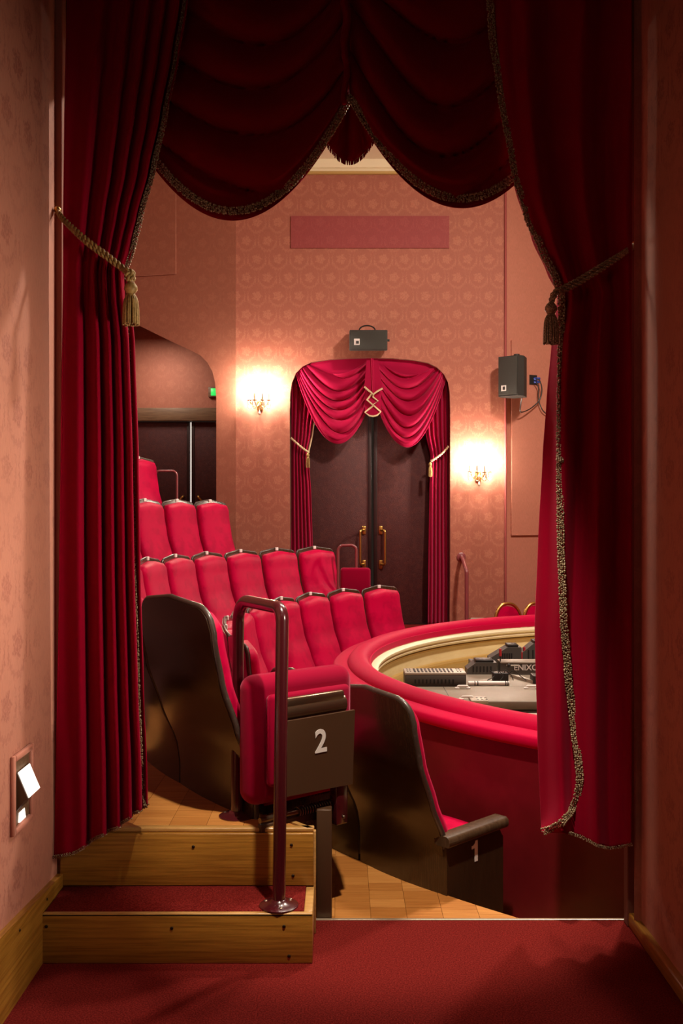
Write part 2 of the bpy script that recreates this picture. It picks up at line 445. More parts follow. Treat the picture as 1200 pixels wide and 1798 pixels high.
# jamb strips
mb = MB(); mb.prism([at(104, 20, 3.60), at(117, 40, 3.66), at(117, 40, 3.66) + Vector((-.1, .05, 0)), at(104, 20, 3.60) + Vector((-.1, .05, 0))], (0, 0, -3.22))
struct('trim_1', 'papered edge strip where the passage wall ends beside the stairs curtain', MB().rbox((WXL - .02, 3.60, .38), (WXL + .024, 3.655, 3.94), .006, 2), MAT['damask_corridor'])
struct('trim_2', 'narrow dark edge strip where the passage wall ends beside the parapet', MB().rbox((WXR - .030, 3.67, .0), (WXR + .02, 3.72, 3.94), .004, 2), MAT['reveal'])
struct('trim_3', 'thin pale metal strip along the carpet edge at the opening', MB().rbox((-.115, 3.728, -.02), (1.07, 3.742, .004), .002, 2), MAT['metal_strip'])
# baseboards
bl = MB(); bl.prism([(WXL, .6, 0), (WXL, 3.62, 0), (WXL, 3.62, .215), (WXL, .6, .44)], (.022, 0, 0))
b_l = struct('baseboard_left', 'tall golden oak skirting board rising towards the viewer beside the steps', bl, MAT['oak_y'])
for py_ in ((3.42, .20), (3.13, .215), (2.85, .18)):
    mb = MB().bead((WXL + .023, py_[0], py_[1]), .003, .005, .005, 8); part(b_l, 'screw', mb, MAT['screw'], True)
br = MB().rbox((WXR - .026, .3, 0), (WXR + .01, 3.715, .052), .006, 2)
struct('baseboard_right', 'low oak skirting board at the foot of the shadowy passage wall', br, MAT['oak_y'], True)

# auditorium shell
ZC = 5.05
A_, B_ = (-1.063, 10.0), (1.647, 10.0)
fr_tmp = (Vector((A_[0], A_[1], 0)), Vector((1, 0, 0)), Vector((0, 1, 0)))
door_out = [(512, 1110), (510, 1000), (509, 720), (510, 690), (513, 672), (520, 655), (531, 644), (547, 636), (580, 631), (615, 629), (650, 628), (690, 629), (725, 632), (752, 637), (768, 645), (780, 657), (787, 671), (790, 688), (791, 720), (791, 1000), (790, 1110)]
far, FRM = plane_wall('wall_far', 'salmon damask wall around the curtained double door', A_, B_, -.4, ZC, MAT['damask'],
                      [(s, z) for s, z in [sz(fr_tmp, *p) for p in door_out]], .30, MAT['reveal'])
AL, BL = (-2.75, 10.42), (-1.063, 10.0)
dl = (Vector((BL[0] - AL[0], BL[1] - AL[1], 0))).normalized(); frl = (Vector((AL[0], AL[1], 0)), dl, Vector((-dl.y, dl.x, 0)))
left_out = [(170, 1110), (170, 536), (245, 572), (300, 599), (335, 615), (352, 624), (364, 636), (373, 652), (378, 672), (380, 700), (380, 900), (380, 1110)]
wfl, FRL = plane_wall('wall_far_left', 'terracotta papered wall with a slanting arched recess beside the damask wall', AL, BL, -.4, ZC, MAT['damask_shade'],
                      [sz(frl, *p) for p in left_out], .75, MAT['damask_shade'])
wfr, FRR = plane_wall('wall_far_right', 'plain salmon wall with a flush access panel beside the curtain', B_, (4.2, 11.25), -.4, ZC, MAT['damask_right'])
def plain(name, label, A, B, m=MAT['damask_shade']):
    plane_wall(name, label, A, B, -.4, ZC, m)
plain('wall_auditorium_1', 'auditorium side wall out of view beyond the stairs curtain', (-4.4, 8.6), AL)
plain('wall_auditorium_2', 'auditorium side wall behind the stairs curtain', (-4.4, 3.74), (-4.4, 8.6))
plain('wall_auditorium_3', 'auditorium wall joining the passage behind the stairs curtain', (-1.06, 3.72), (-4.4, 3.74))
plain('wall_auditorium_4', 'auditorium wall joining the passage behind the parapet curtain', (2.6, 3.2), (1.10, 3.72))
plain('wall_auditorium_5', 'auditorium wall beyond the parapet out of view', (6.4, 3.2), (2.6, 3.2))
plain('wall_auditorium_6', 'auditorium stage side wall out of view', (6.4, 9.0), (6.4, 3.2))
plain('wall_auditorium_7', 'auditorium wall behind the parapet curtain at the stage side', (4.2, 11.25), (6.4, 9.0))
struct('ceiling', 'ivory auditorium ceiling', MB().box((-4.5, 3.15, ZC), (6.5, 11.5, ZC + .1)), MAT['ceiling'])
# cornice along the damask wall
mb = MB(); prof = [(0, -.10), (-.015, -.10), (-.03, -.085), (-.03, -.055), (-.05, -.05), (-.075, .02), (-.085, .03), (-.11, .035), (-.125, .06), (-.125, .085), (0, .085)]
zc0 = on_wall(FRM, 620, 300).z
mb.prism([(A_[0], 10.0 + y, zc0 + z + .07) for y, z in prof], (B_[0] - A_[0], 0, 0))
cor = struct('trim_4', 'ivory ceiling cornice with gilt edges above the damask wall', mb, MAT['cream_light'])
part(cor, 'gilt_edge', MB().box((A_[0], 9.962, zc0 - .04), (B_[0], 9.999, zc0 - .015)), MAT['gilt'])
part(cor, 'gilt_edge', MB().box((A_[0], 9.872, zc0 + .125), (B_[0], 9.90, zc0 + .14)), MAT['gilt'])
# wall corner beads
mb = MB().tube([(1.647, 9.985, -.3), (1.647, 9.985, ZC)], .012, 8)
struct('trim_5', 'crimson cord covering the seam between damask and plain salmon wall', mb, MAT['patch'], True)
# cover patch, access panels
def flat_panel(name, label, cat, fr, x0, y0, x1, y1, m, th=.012):
    a, b, c_, d_ = (on_wall(fr, *p) for p in ((x0, y1), (x1, y1), (x1, y0), (x0, y0)))
    b.z = a.z; c_.z = d_.z
    mb = MB().prism([p - fr[2] * .002 for p in (a, b, c_, d_)], fr[2] * -th)
    o = link(name, mb.mesh(name, m)); uv_wall(o.data, lambda co: ((co - fr[0]).dot(fr[1]), co.z))
    return tag(o, label, cat)
flat_panel('cover_panel', 'long rose red papered cover panel high on the damask wall', 'panel', FRM, 511, 380, 789, 436, MAT['patch'])
flat_panel('access_panel', 'tall flush salmon access panel behind the wall socket', 'panel', FRR, 897, 598, 1010, 940, MAT['damask_right'], .02)
flat_panel('access_panel', 'flush terracotta panel above the slanting recess', 'panel', FRL, 200, 322, 310, 488, MAT['damask_shade'], .02)

# ------------------------------------------------------------------ tiers round the pit
CX, CY = 2.85, 6.4
def pol(R, th, z=0): a = math.radians(th); return Vector((CX + R * math.cos(a), CY + R * math.sin(a), z))
def sector(R0, R1, t0, t1, z0, z1, ymin=3.745, n=40):
    poly = [tuple(pol(R0, t0 + (t1 - t0) * i / n)[:2]) for i in range(n + 1)] + [tuple(pol(R1, t1 + (t0 - t1) * i / n)[:2]) for i in range(n + 1)]
    poly = clip(poly, 0, 1, ymin)
    return MB().prism([(x, y, z0) for x, y in poly], (0, 0, z1 - z0))
TZ = [-.30, -.012, .365, .80, 1.22]
TR = [2.80, 3.43, 4.16, 4.98, 5.78, 6.9]
names = ['lowest floor step along the parapet', 'wood floor step behind the first row', 'floor step behind the second row', 'floor step behind the third row', 'topmost floor step at the recess']
fl = []
for i in range(5):
    t1 = 232 if i < 2 else 206
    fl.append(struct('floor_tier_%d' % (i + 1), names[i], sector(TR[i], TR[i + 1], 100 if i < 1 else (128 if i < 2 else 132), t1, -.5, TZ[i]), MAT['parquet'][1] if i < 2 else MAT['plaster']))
struct('floor_landing', 'landing in front of the curtained double door', MB().box((-1.2, 9.25, -.5), (1.22, 10.35, .377)), MAT['carpet'])
struct('floor_recess', 'floor of the recess before the upper double door', MB().box((-3.4, 9.9, -.5), (-1.1, 11.6, 1.22)), MAT['carpet'])
struct('floor_base', 'base floor beneath the seating', MB().box((-4.5, 3.15, -.6), (6.5, 11.5, -.5)), MAT['plaster'])

def parquet(parent, x0, x1, y0, y1, z, clips, rmin, rmax, sx=.137, sy=.085):
    nx = int((x1 - x0) / sx) + 1; ny = int((y1 - y0) / sy) + 1
    for i in range(nx):
        off = random.choice((0, .5, .25)) * sy
        for j in range(-1, ny + 1):
            xa, ya = x0 + i * sx, y0 + j * sy + off
            g = .0007
            poly = [(xa + g, ya + g), (xa + sx - g, ya + g), (xa + sx - g, ya + sy - g), (xa + g, ya + sy - g)]
            for nxx, nyy, cc in clips: poly = clip(poly, nxx, nyy, cc)
            if len(poly) < 3: continue
            cx = xa + sx / 2; cy = ya + sy / 2; v = Vector((cx - CX, cy - CY)).normalized()
            poly = clip(poly, v.x, v.y, v.x * CX + v.y * CY + rmin)
            if len(poly) < 3: continue
            poly = clip(poly, -v.x, -v.y, -(v.x * CX + v.y * CY + rmax))
            if len(poly) < 3: continue
            mb = MB().prism([(x, y, z - .011) for x, y in poly], (0, 0, .011 + random.uniform(-.0004, .0004)))
            part(parent, 'parquet_block', mb, random.choice(MAT['parquet']))
parquet(fl[1], -.30, .98, 3.745, 4.75, .0, [(0, 1, 3.745)], 3.432, 4.02)
# raised platform with the two steps
PFX = -.100
plat = MB(); poly = [(WXL - .3, 3.634), (PFX, 3.634)] + [tuple(pol(4.055, t)[:2]) for t in (222, 218, 214, 210, 206, 202, 198)] + [(-1.9, 4.9), (-1.9, 3.76), (WXL - .02, 3.74)]
plat.prism([(x, y, -.3) for x, y in poly], (0, 0, .665))
pf = struct('floor_platform', 'raised oak platform at the top of the two steps', plat, MAT['parquet'][1])
parquet(pf, -1.32, -.05, 3.634, 4.9, .377, [(0, 1, 3.665), (-1, 0, -(PFX - .012))], 4.075, 5.0)
part(pf, 'nosing', MB().rbox((WXL + .0, 3.630, .362), (PFX, 3.664, .378), .004, 2), MAT['oak_pale'], True)
# chamfered edge strip round the platform corner
a = Vector((PFX, 3.632, .362)); b = pol(4.06, 216.5, .362)
part(pf, 'edge_strip', MB().prism([a, b, b + Vector((-.02, -.012, 0)), a + Vector((-.026, 0, 0))], (0, 0, .016)), MAT['oak_pale'])
def riser(parent, x0, x1, y, z0, z1, screws, m=MAT['oak']):
    r = part(parent, 'riser_board', MB().rbox((x0, y - .018, z0), (x1, y, z1), .003, 2), m, True)
    for x, z in screws:
        part(r, 'screw', MB().bead((x, y - .019, z), .006, .003, .006, 8), MAT['screw'], True)
    return r
def sp(px, py, d): p = at(px, py, d); return (p.x, p.z)
riser(pf, WXL + .012, PFX, 3.634, .172, .362, [sp(340, 1486, 3.62), sp(512, 1483, 3.62), sp(515, 1537, 3.62)])
part(pf, 'edge_strip', MB().rbox((PFX - .002, 3.612, .0), (PFX + .007, 3.634, .372), .002, 2), MAT['oak_pale'], True)
part(pf, 'side_board', MB().prism([(PFX + .006, 3.636, .0), pol(4.045, 222.5, 0), pol(4.045, 222.5, .362), (PFX + .006, 3.636, .362)], (-.01, 0, 0)), MAT['oak_pale'])
Z1 = .170
st = thing('oak_step', 'low oak step with a red carpeted tread at the foot of the platform', 'step', (-.55, 3.5, 0))
SX0, SX1 = at(65, 1650, 3.372).x, at(549, 1650, 3.372).x
riser(st, SX0, SX1, 3.39, .0, Z1 - .002, [sp(82, 1626, 3.375), sp(302, 1629, 3.375), sp(499, 1626, 3.375), sp(508, 1678, 3.375)])
part(st, 'side_board', MB().rbox((SX1 - .018, 3.388, 0), (SX1, 3.616, Z1 - .002), .003, 2), MAT['oak_pale'], True)
part(st, 'body', MB().box((WXL + .024, 3.39, .0), (SX1 - .018, 3.615, Z1 - .012)), MAT['oak'])
part(st, 'edge_strip', MB().rbox((SX0, 3.372, Z1 - .012), (SX1, 3.392, Z1), .003, 2), MAT['oak_pale'], True)
part(st, 'edge_strip', MB().rbox((SX1 - .030, 3.392, Z1 - .012), (SX1, 3.615, Z1), .003, 2), MAT['oak_pale'], True)
part(st, 'carpet_tread', MB().rbox((WXL + .026, 3.391, Z1 - .012), (SX1 - .030, 3.615, Z1 + .002), .002, 1), MAT['carpet'], True)

# ------------------------------------------------------------------ parapet of the pit
ZT = .60
pit = thing('pit_parapet', 'curved pit parapet with crimson velvet rail, oxblood outside and cream panelled inside', 'parapet', (CX, CY, -.3))
T0, T1, TN = 60, 236, 120
def ring(prof, z_closed=True):
    mb = MB(); n = len(prof); k = 0
    for i in range(TN + 1):
        th = T0 + (T1 - T0) * i / TN
        for R, z in prof: mb.v.append(tuple(pol(R, th, z)))
    for i in range(TN):
        for j in range(n):
            a = i * n + j; b = i * n + (j + 1) % n; mb.f.append((a, b, b + n, a + n))
    return mb
part(pit, 'outer_wall', ring([(2.86, -.45), (2.78, -.45), (2.78, .5), (2.86, .5)]), MAT['pit_red'], True, 30)
ledge = [(2.89, .50), (2.905, .515), (2.905, .545), (2.893, .558), (2.83, .562), (2.66, .562), (2.66, .50)]
part(pit, 'velvet_ledge', ring(ledge), MAT['rail_velvet'], True, 60)
rail = [(2.740 + .075 * math.cos(a), .545 + .068 * math.sin(a)) for a in [PI * 2 * k / 16 for k in range(16)]]
part(pit, 'velvet_rail', ring(rail), MAT['rail_velvet'], True, 60)
part(pit, 'inner_wall', ring([(2.66, .0), (2.70, .0), (2.70, .52), (2.66, .52)]), MAT['cream'], True, 30)
part(pit, 'upper_moulding', ring([(2.66, .435), (2.628, .445), (2.622, .46), (2.632, .472), (2.614, .486), (2.612, .50), (2.64, .515), (2.66, .515)]), MAT['cream_light'], True, 35)
part(pit, 'gilt_line', ring([(2.66, .415), (2.642, .418), (2.642, .430), (2.66, .434)]), MAT['gilt'], True, 35)
part(pit, 'lower_moulding', ring([(2.66, .275), (2.63, .28), (2.624, .295), (2.636, .31), (2.66, .315)]), MAT['gilt'], True, 35)
pitf = MB(); pitf.prism([pol(2.68, t, -.45) for t in range(0, 360, 6)], (0, 0, .47)); struct('floor_pit', 'floor inside the pit', pitf, MAT['cream'])

# ------------------------------------------------------------------ theatre chairs
def chair_profile(z, H):
    k = z / H
    return interp([(0, .0), (.40, 0), (.47, -.012), (.60, -.075), (.75, -.135), (.88, -.165), (1.0, -.175)], k)
def make_chair(W, H, name, label, cat='chair', plaque=True, panels=True, loc=(0, 0, 0), rotz=0, group=None, corner=.07, seat_z=.44, band=.0155, lean=1.0, deep=.40):
    t = thing(name, label, cat, loc, group, rotz); M = t.matrix_basis
    hw = W / 2
    prof_ = lambda z, H_: chair_profile(z, H_) * lean
    def ztop(u, inset=0):
        a = abs(u) * (hw); z = H - .030 * abs(u) - inset; r = corner
        if a > hw - r: z -= r - math.sqrt(max(r * r - (a - (hw - r)) ** 2, 0))
        return z
    us = lambda u: math.sin((u - .5) * PI) * .55 + (2 * u - 1) * .45     # more columns near the sides
    def sh(off, wscale, inset, zlo):
        def f(u, v):
            q = us(u); z = zlo + (ztop(q, inset) - zlo) * v
            return M @ Vector((q * hw * wscale, prof_(z, H) + .018 * q * q + off, z))
        return f
    part(t, 'shell', MB().slab(16, 22, sh(0, 1, 0, .04), sh(-.026, 1, 0, .04)), MAT['shell'], True, 40)
    rim = [sh(-.012, 1.004, -.003, .04)(u, v) for u, v in [(0, .30 + .7 * k / 24) for k in range(25)] + [(k / 24, 1) for k in range(1, 24)] + [(1, 1 - .7 * k / 24) for k in range(25)]]
    part(t, 'edge_band', MB().tube(rim, band, 8), MAT['shell_edge'], True, 70)
    zs = seat_z * H / 1.07
    def cu(u, v):
        q = us(u); e = (1 - q ** 8) * (1 - abs(2 * v - 1) ** 10); z = zs - .02 + (ztop(q, .022) - zs + .02) * v
        th = .028 + .030 * max(e, 0) ** .5 + .030 * (1 - q * q)
        th += .016 * math.exp(-((v - .30) / .2) ** 2) * (1 - q * q)      # lumbar swell
        return M @ Vector((q * (hw - .014), prof_(z, H) + .018 * q * q + th, z))
    def cb(u, v):
        q = us(u); z = zs - .02 + (ztop(q, .022) - zs + .02) * v
        return M @ Vector((q * (hw - .014), prof_(z, H) + .018 * q * q - .002, z))
    part(t, 'back_cushion', MB().slab(18, 22, cu, cb), MAT['seat'], True, 60)
    def pad_hw(v): return (hw - .016)
    def pt(u, v):
        q = 2 * u - 1; p = 2 * v - 1; e = max((1 - abs(q) ** 6) * (1 - abs(p) ** 6), 0) ** .5
        return M @ Vector((q * (hw - .02), .055 + v * deep - .02 * (q * q) * max(p, 0), zs - .045 + .05 * e + .015 * v))
    def pb(u, v):
        q = 2 * u - 1; p = 2 * v - 1
        return M @ Vector((q * (hw - .02), .055 + v * deep - .02 * (q * q) * max(p, 0), zs - .075 + .01 * v))
    part(t, 'seat_cushion', MB().slab(14, 14, pt, pb), MAT['seat'], True, 60)
    part(t, 'seat_base', MB().rbox((-hw + .022, .05, zs - .15), (hw - .022, .045 + deep, zs - .07), .008, 2, M), MAT['shell'], True)
    part(t, 'pedestal', MB().rbox((-hw + .10, .10, 0), (hw - .10, .36, zs - .15), .01, 2, M), MAT['shell'], True)
    if panels:
        for s in (-1, 1):
            part(t, 'side_panel', MB().rbox((s * hw - .012, .0, .0), (s * hw + .012, .40, zs - .015), .006, 2, M), MAT['shell_edge'], True)
    if plaque:
        pz = H - .004
        part(t, 'number_plaque', MB().rbox((-.018, prof_(H, H) - .004, pz - .014), (.018, prof_(H, H) + .010, pz + .014), .003, 1, M), MAT['white'], label='small white number plaque')
    return t
def facing(p): v = Vector((CX - p.x, CY - p.y)); return math.atan2(v.y, v.x) - PI / 2
ORD = ['first', 'second', 'third', 'fourth', 'fifth', 'sixth', 'seventh', 'eighth', 'ninth', 'tenth']
rows = [(0, 3.40, TZ[0], .865, [134.7 + 7.85 * k for k in range(9)], 'lowest', .455),
        (1, 4.13, TZ[1], 1.20, [136.2 + 6.8 * k for k in range(9)], 'second', .475),
        (2, 4.95, TZ[2], 1.640, [143.2 + 5.0 * k for k in range(6)], 'third', .425),
        (3, 5.75, TZ[3], 2.07, [145.0, 149.2, 153.4, 157.6], 'topmost', .41)]
for ri, R, z0, ztp, xs, rn, cw in rows:
    proto = None
    for i, th in enumerate(xs):
        p = pol(R, th, z0)
        lab = '%s crimson velvet theatre chair from the far aisle end of the %s row' % (ORD[i], rn)
        if proto is None:
            proto = make_chair(cw, ztp - z0, 'theatre_chair', lab, corner=.035, band=.0075); o = proto
        else: o = copy_tree(proto)
        o.location = p; o.rotation_euler = (0, 0, facing(p)); o['label'] = lab; o['group'] = 'chairs in the %s row by the far aisle' % rn
# near chairs seen from behind
def near_chair(R, th, W, H, z0, label, deep=.40):
    p = pol(R, th, z0)
    return make_chair(W, H, 'theatre_chair', label, plaque=False, panels=False, loc=p, rotz=facing(p), group='chairs at the passage end', corner=.085, band=.012, lean=1.08, deep=deep)
c1 = near_chair(3.42, 220.55, .50, 1.115, TZ[0], 'dark-backed velvet theatre chair with the white number 1 on its armrest panel', .33)
c1b = near_chair(3.42, 211.95, .50, 1.115, TZ[0], 'dark-backed velvet chair next to the chair numbered 1, behind the folded seat', .33)
c2 = near_chair(4.13, 215.75, .60, 1.21, TZ[1], 'dark-backed velvet theatre chair behind the two-post handrail on the platform')
c2b = near_chair(4.13, 207.25, .60, 1.21, TZ[1], 'dark-backed velvet chair half hidden by the stairs curtain')
# armrest panel of chair 1
Lp = at(785, 1475, 3.965); Lp.z = 0; dirp = (at(884, 1475, 4.225) - at(785, 1475, 3.965)); dirp.z = 0; plen = dirp.length; dirp.normalize()
nrm = Vector((-dirp.y, dirp.x, 0))
def pp(s, z): return Lp + dirp * s + Vector((0, 0, z))
outl = [pp(0, -.30), pp(plen, -.30), pp(plen, .155), pp(plen - .012, .17), pp(plen - .03, .20), pp(0, .20)]
pan = part(c1, 'armrest_panel', MB().prism(outl, nrm * .03), MAT['shell'], label='dark end panel with number')
arm_prof = [(-.012, .198), (.052, .198), (.060, .206), (.062, .228), (.052, .240), (-.004, .240), (-.016, .230), (-.018, .208)]
part(c1, 'armrest', MB().prism([Lp - dirp * .015 + nrm * (a - .008) + Vector((0, 0, z)) for a, z in arm_prof], dirp * (plen + .02)), MAT['armrest'], True, 50)
ctr = on_wall((Lp, dirp, nrm), 834, 1495, .002)
one = [(.02, -.5), (.24, -.5), (.24, .5), (.08, .5), (.03, .38), (-.08, .30), (-.20, .28), (-.20, .14), (.02, .15)]
part(pan, 'seat_number', MB().prism([ctr + dirp * (x * .086) + Vector((0, 0, z * .086)) for x, z in one], nrm * .003), MAT['white'], label='white numeral 1')

# folding seat 2
PA = Vector((-.2133, 3.62, 0)); F2 = Vector((.765, .643, 0)).normalized(); N2 = Vector((-F2.y, F2.x, 0))
fs = thing('folding_seat', 'folded-up velvet aisle seat with a bronze plate numbered 2', 'folding seat', (-.068, 3.76, 0))
M2 = Matrix((F2, N2, Vector((0, 0, 1)))).transposed().to_4x4(); M2.translation = PA
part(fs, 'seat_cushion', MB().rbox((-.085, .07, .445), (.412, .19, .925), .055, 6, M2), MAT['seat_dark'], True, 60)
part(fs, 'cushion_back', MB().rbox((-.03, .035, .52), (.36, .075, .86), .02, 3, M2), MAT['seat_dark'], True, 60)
pl = part(fs, 'number_plate', MB().prism([M2 @ Vector(p) for p in ((-.01, 0, .492), (.335, 0, .482), (.347, 0, .766), (-.01, 0, .766))], N2 * .012), MAT['bronze'], label='bronze plate')
part(fs, 'hinge_bar', MB().prism([M2 @ Vector((.0, .045 + .034 * math.cos(a), .79 + .036 * math.sin(a))) for a in [PI * 2 * k / 20 for k in range(20)]], F2 * .318), MAT['bronze_shiny'], True, 50)
part(fs, 'hinge_cover', MB().rbox((-.005, .02, .80), (.315, .085, .845), .012, 3, M2), MAT['bronze_shiny'], True)
place_text(pl, 'seat_number', '2', .120, on_wall((PA, F2, N2), 564, 1303, .002), F2, (0, 0, 1), MAT['white'], .0025, 'white numeral 2')
sprg = []
for k in range(0, 14 * 10 + 1):
    a = 2 * PI * k / 10; x = .11 + .17 * k / 140; sprg.append(M2 @ Vector((x, .06 + .016 * math.cos(a), .405 + .016 * math.sin(a))))
part(fs, 'spring', MB().tube(sprg, .0035, 5), MAT['steel'], True)
part(fs, 'axle', MB().tube([M2 @ Vector((-.06, .06, .405)), M2 @ Vector((.30, .06, .405))], .011, 10), MAT['bronze_shiny'], True)
part(fs, 'bracket', MB().rbox((.268, .015, .33), (.325, .06, .50), .006, 2, M2), MAT['tube'], True)
part(fs, 'bolt', MB().bead(M2 @ Vector((.30, .012, .36)), .007, .007, .007, 8), MAT['steel'], True)
part(fs, 'cross_plate', MB().rbox((-.06, .05, .36), (.28, .075, .39), .004, 2, M2), MAT['bronze'], True)
part(fs, 'post', MB().rbox((at(556, 1600, 3.75).x, 3.745, .0), (at(583, 1600, 3.75).x, 3.80, .41), .004, 2), MAT['bronze'], True)

# folded seat at far aisle end of the second row
q = at(624, 1036, 9.0)
ff = thing('folding_seat', 'small dark red folded seat at the far aisle end of the second row', 'folding seat', (q.x, 9.0, .377))
Fv = Vector((.73, -.68, 0)); Nv = Vector((.68, .73, 0)); Mf = Matrix((Nv, -Fv, Vector((0, 0, 1)))).transposed().to_4x4()
a0, a1 = at(598, 1036, 9.0), at(651, 997, 9.0)
part(ff, 'seat_cushion', MB().rbox((a0.x, 8.97, a0.z - .05), (a1.x, 9.06, a1.z), .028, 4), MAT['seat_dark'], True, 60)
part(ff, 'mounting', MB().rbox((a0.x + .06, 9.0, .377), (a1.x - .06, 9.04, a0.z - .03), .006, 2), MAT['shell'], True)

# ------------------------------------------------------------------ handrails
def arc_corner(p0, p1, p2, r, n=8):
    p0, p1, p2 = Vector(p0), Vector(p1), Vector(p2); a = (p0 - p1).normalized(); b = (p2 - p1).normalized()
    half = a.angle(b) / 2; t = r / math.tan(half); s = p1 + a * t; e = p1 + b * t; c = p1 + (a + b).normalized() * (r / math.sin(half))
    out = []
    for k in range(n + 1):
        u = k / n; v = (s - c).lerp(e - c, u).normalized() * r; out.append(c + v)
    return out
def rail_path(pts, r):
    out = [Vector(pts[0])]
    for i in range(1, len(pts) - 1): out += arc_corner(pts[i - 1], pts[i], pts[i + 1], r[i - 1] if isinstance(r, (list, tuple)) else r)
    out.append(Vector(pts[-1])); return out
fb = gz(490, 1590, Z1 + .002); bb = gz(416, 1433, .377)
ft = at(503, 1064, fb.y); bt = at(421, 1060, bb.y)
ft.x = fb.x + .012; bt.x = bb.x + .006; ft.z = bt.z = 1.198
hr = thing('handrail', 'oxblood two-post tube handrail standing on the carpeted step and platform', 'handrail', fb)
part(hr, 'rail_tube', MB().tube(rail_path([fb, ft, bt, bb], [.042, .085]), .0225, 18), MAT['tube'], True, 70)
for b_ in (fb, bb):
    fo = part(hr, 'base_flange', MB().lathe([(.002, .0), (.068, .0), (.068, .004), (.055, .010), (.034, .013), (.026, .022), (.0232, .024)], b_, 28), MAT['tube'], True, 60)
    for k in range(3):
        a = .7 + k * 2.1; part(fo, 'screw', MB().bead(b_ + Vector((.05 * math.cos(a), .05 * math.sin(a), .011)), .007, .007, .0025, 8), MAT['steel'], True)
def small_rail(label, pts, base_z, r=.013, m=MAT['tube_rose'], corner=.05):
    t = thing('handrail', label, 'handrail', (pts[0].x, pts[0].y, base_z))
    part(t, 'rail_tube', MB().tube(rail_path(pts, corner), r, 10), m, True, 70); return t
d = 9.35; a, b = at(594, 958, d), at(626, 957, d); small_rail('small rose tube rail loop behind the folded seat by the double door', [Vector((a.x, d, .377)), a, b, Vector((b.x, d, .377))], .377)
d = 10.05; a, b = at(272, 827, d), at(311, 827, d); small_rail('small tube rail loop in front of the upper recess door', [Vector((a.x, d, 1.22)), a, b, Vector((b.x, d, 1.22))], 1.22, .012)
# rail on the damask wall beside the right sconce
a = at(811, 978, 9.97); b = at(813, 981, 9.86); c_ = at(820, 1003, 9.70); e = at(819, 1100, 9.70)
t = small_rail('rose tube handrail fixed to the damask wall below the lower sconce', [a, b, c_, Vector((c_.x, 9.70, -.3))], -.3, .020, corner=.04)
part(t, 'wall_flange', MB().lathe([(.001, 0), (.045, 0), (.045, .01), (.02, .02)], (0, 0, 0), 18), MAT['tube_rose'], True)
t.children[-1].data.transform(Matrix.Translation(Vector((a.x, 9.998, a.z))) @ Matrix.Rotation(PI / 2, 4, 'X'))

# ------------------------------------------------------------------ doors
def leaf_pair(door, fr_d, x0, xm, x1, ytop, ybot_z, gap=.012, handles=None):
    out = []
    for k, (a, b) in enumerate(((x0, xm), (xm, x1))):
        pa, pb = at(a, ytop, fr_d), at(b, ytop, fr_d)
        lo = (pa.x + (gap if k else 0), fr_d, ybot_z); hi = (pb.x - (0 if k else gap), fr_d + .05, pa.z)
        lf = part(door, 'door_leaf', MB().rbox(lo, hi, .004, 2), MAT['leather'], True)
        e = .035
        xs_ = hi[0] - e if k == 0 else lo[0]
        part(lf, 'edge_strip', MB().rbox((xs_, fr_d - .008, ybot_z), (xs_ + e, fr_d + .002, hi[2]), .003, 2), MAT['leather_dark'], True)
        out.append(lf)
    return out
dr = struct('door_1', 'maroon leather double door under crimson swags', loc=(.3, 10.26, .377))
DD = 10.26
lv = leaf_pair(dr, DD, 498, 654.5, 800, 612, .377)
def pull(parent, px, y0, y1, d):
    a, b = at(px, y0, d), at(px, y1, d)
    h = part(parent, 'handle', MB().tube(rail_path([a + Vector((.0, .0, 0)), a + Vector((0, -.07, -.0)), b + Vector((0, -.07, 0)), b], .025), .012, 10), MAT['brass'], True, 70, 'brass pull handle')
    return h
for lf, px in zip(lv, (635.5, 673)):
    s = 1 if px > 654 else -1
    a, b = at(px + s * 4 * -1, 931, DD - .008), at(px - s * 4, 991, DD - .008); o_ = Vector((s * .04, -.06, 0))
    part(lf, 'handle', MB().tube(rail_path([a, a + o_, b + o_, b], .02), .012, 10), MAT['brass'], True, 70, 'brass pull handle')
    for q in (a, b):
        mb = MB().rbox((q.x - .02, DD - .012, q.z - .045), (q.x + .02, DD + .001, q.z + .045), .008, 2); part(lf, 'handle_plate', mb, MAT['brass'], True)
part(dr, 'threshold', MB().box((-.55, 10.2, .3), (1.15, 10.3, .39)), MAT['leather_dark'])
# back wall of the recess with upper door
dr2 = struct('door_2', 'dark leather double door under a brown beam in the slanting recess', loc=(-2.0, 11.12, 1.22))
D2 = 11.12
lv2 = leaf_pair(dr2, D2, 215, 335, 455, 741, 1.22, .009)
for lf, px in zip(lv2, (323, 349)):
    a = at(px, 872, D2)
    part(lf, 'handle', MB().tube(rail_path([a, a + Vector((0, -.06, 0)), a + Vector((.05 if px > 335 else -.05, -.06, -.06))], .015), .014, 8), MAT['brass'], True, 70, 'brass lever handle')
bm_ = at(200, 717, D2).z; bm2 = at(200, 740, D2).z
part(dr2, 'beam', MB().rbox((-3.3, D2 - .06, bm2), (-1.05, D2 + .02, bm_), .008, 2), MAT['beam'], True)
part(dr2, 'gap_glow_strip', MB().box((at(335, 800, D2).x - .006, D2 + .03, 1.22), (at(335, 800, D2).x + .006, D2 + .045, at(335, 741, D2).z)), MAT['gap_glow'], label='glowing strip standing for light between the leaves')
o = struct('wall_recess', 'papered wall above the beam in the recess', MB().box((-3.4, D2 + .0, bm_ - .02), (-1.0, D2 + .1, 3.9)), MAT['damask_shade']); uv_wall(o.data, lambda co: (co.x, co.z))
ex = thing('exit_sign', 'small green exit sign on the recess wall above the upper door', 'sign', at(375, 688, D2 - .02))
a, b = at(369, 695, D2 - .05), at(382, 681, D2 - .05)
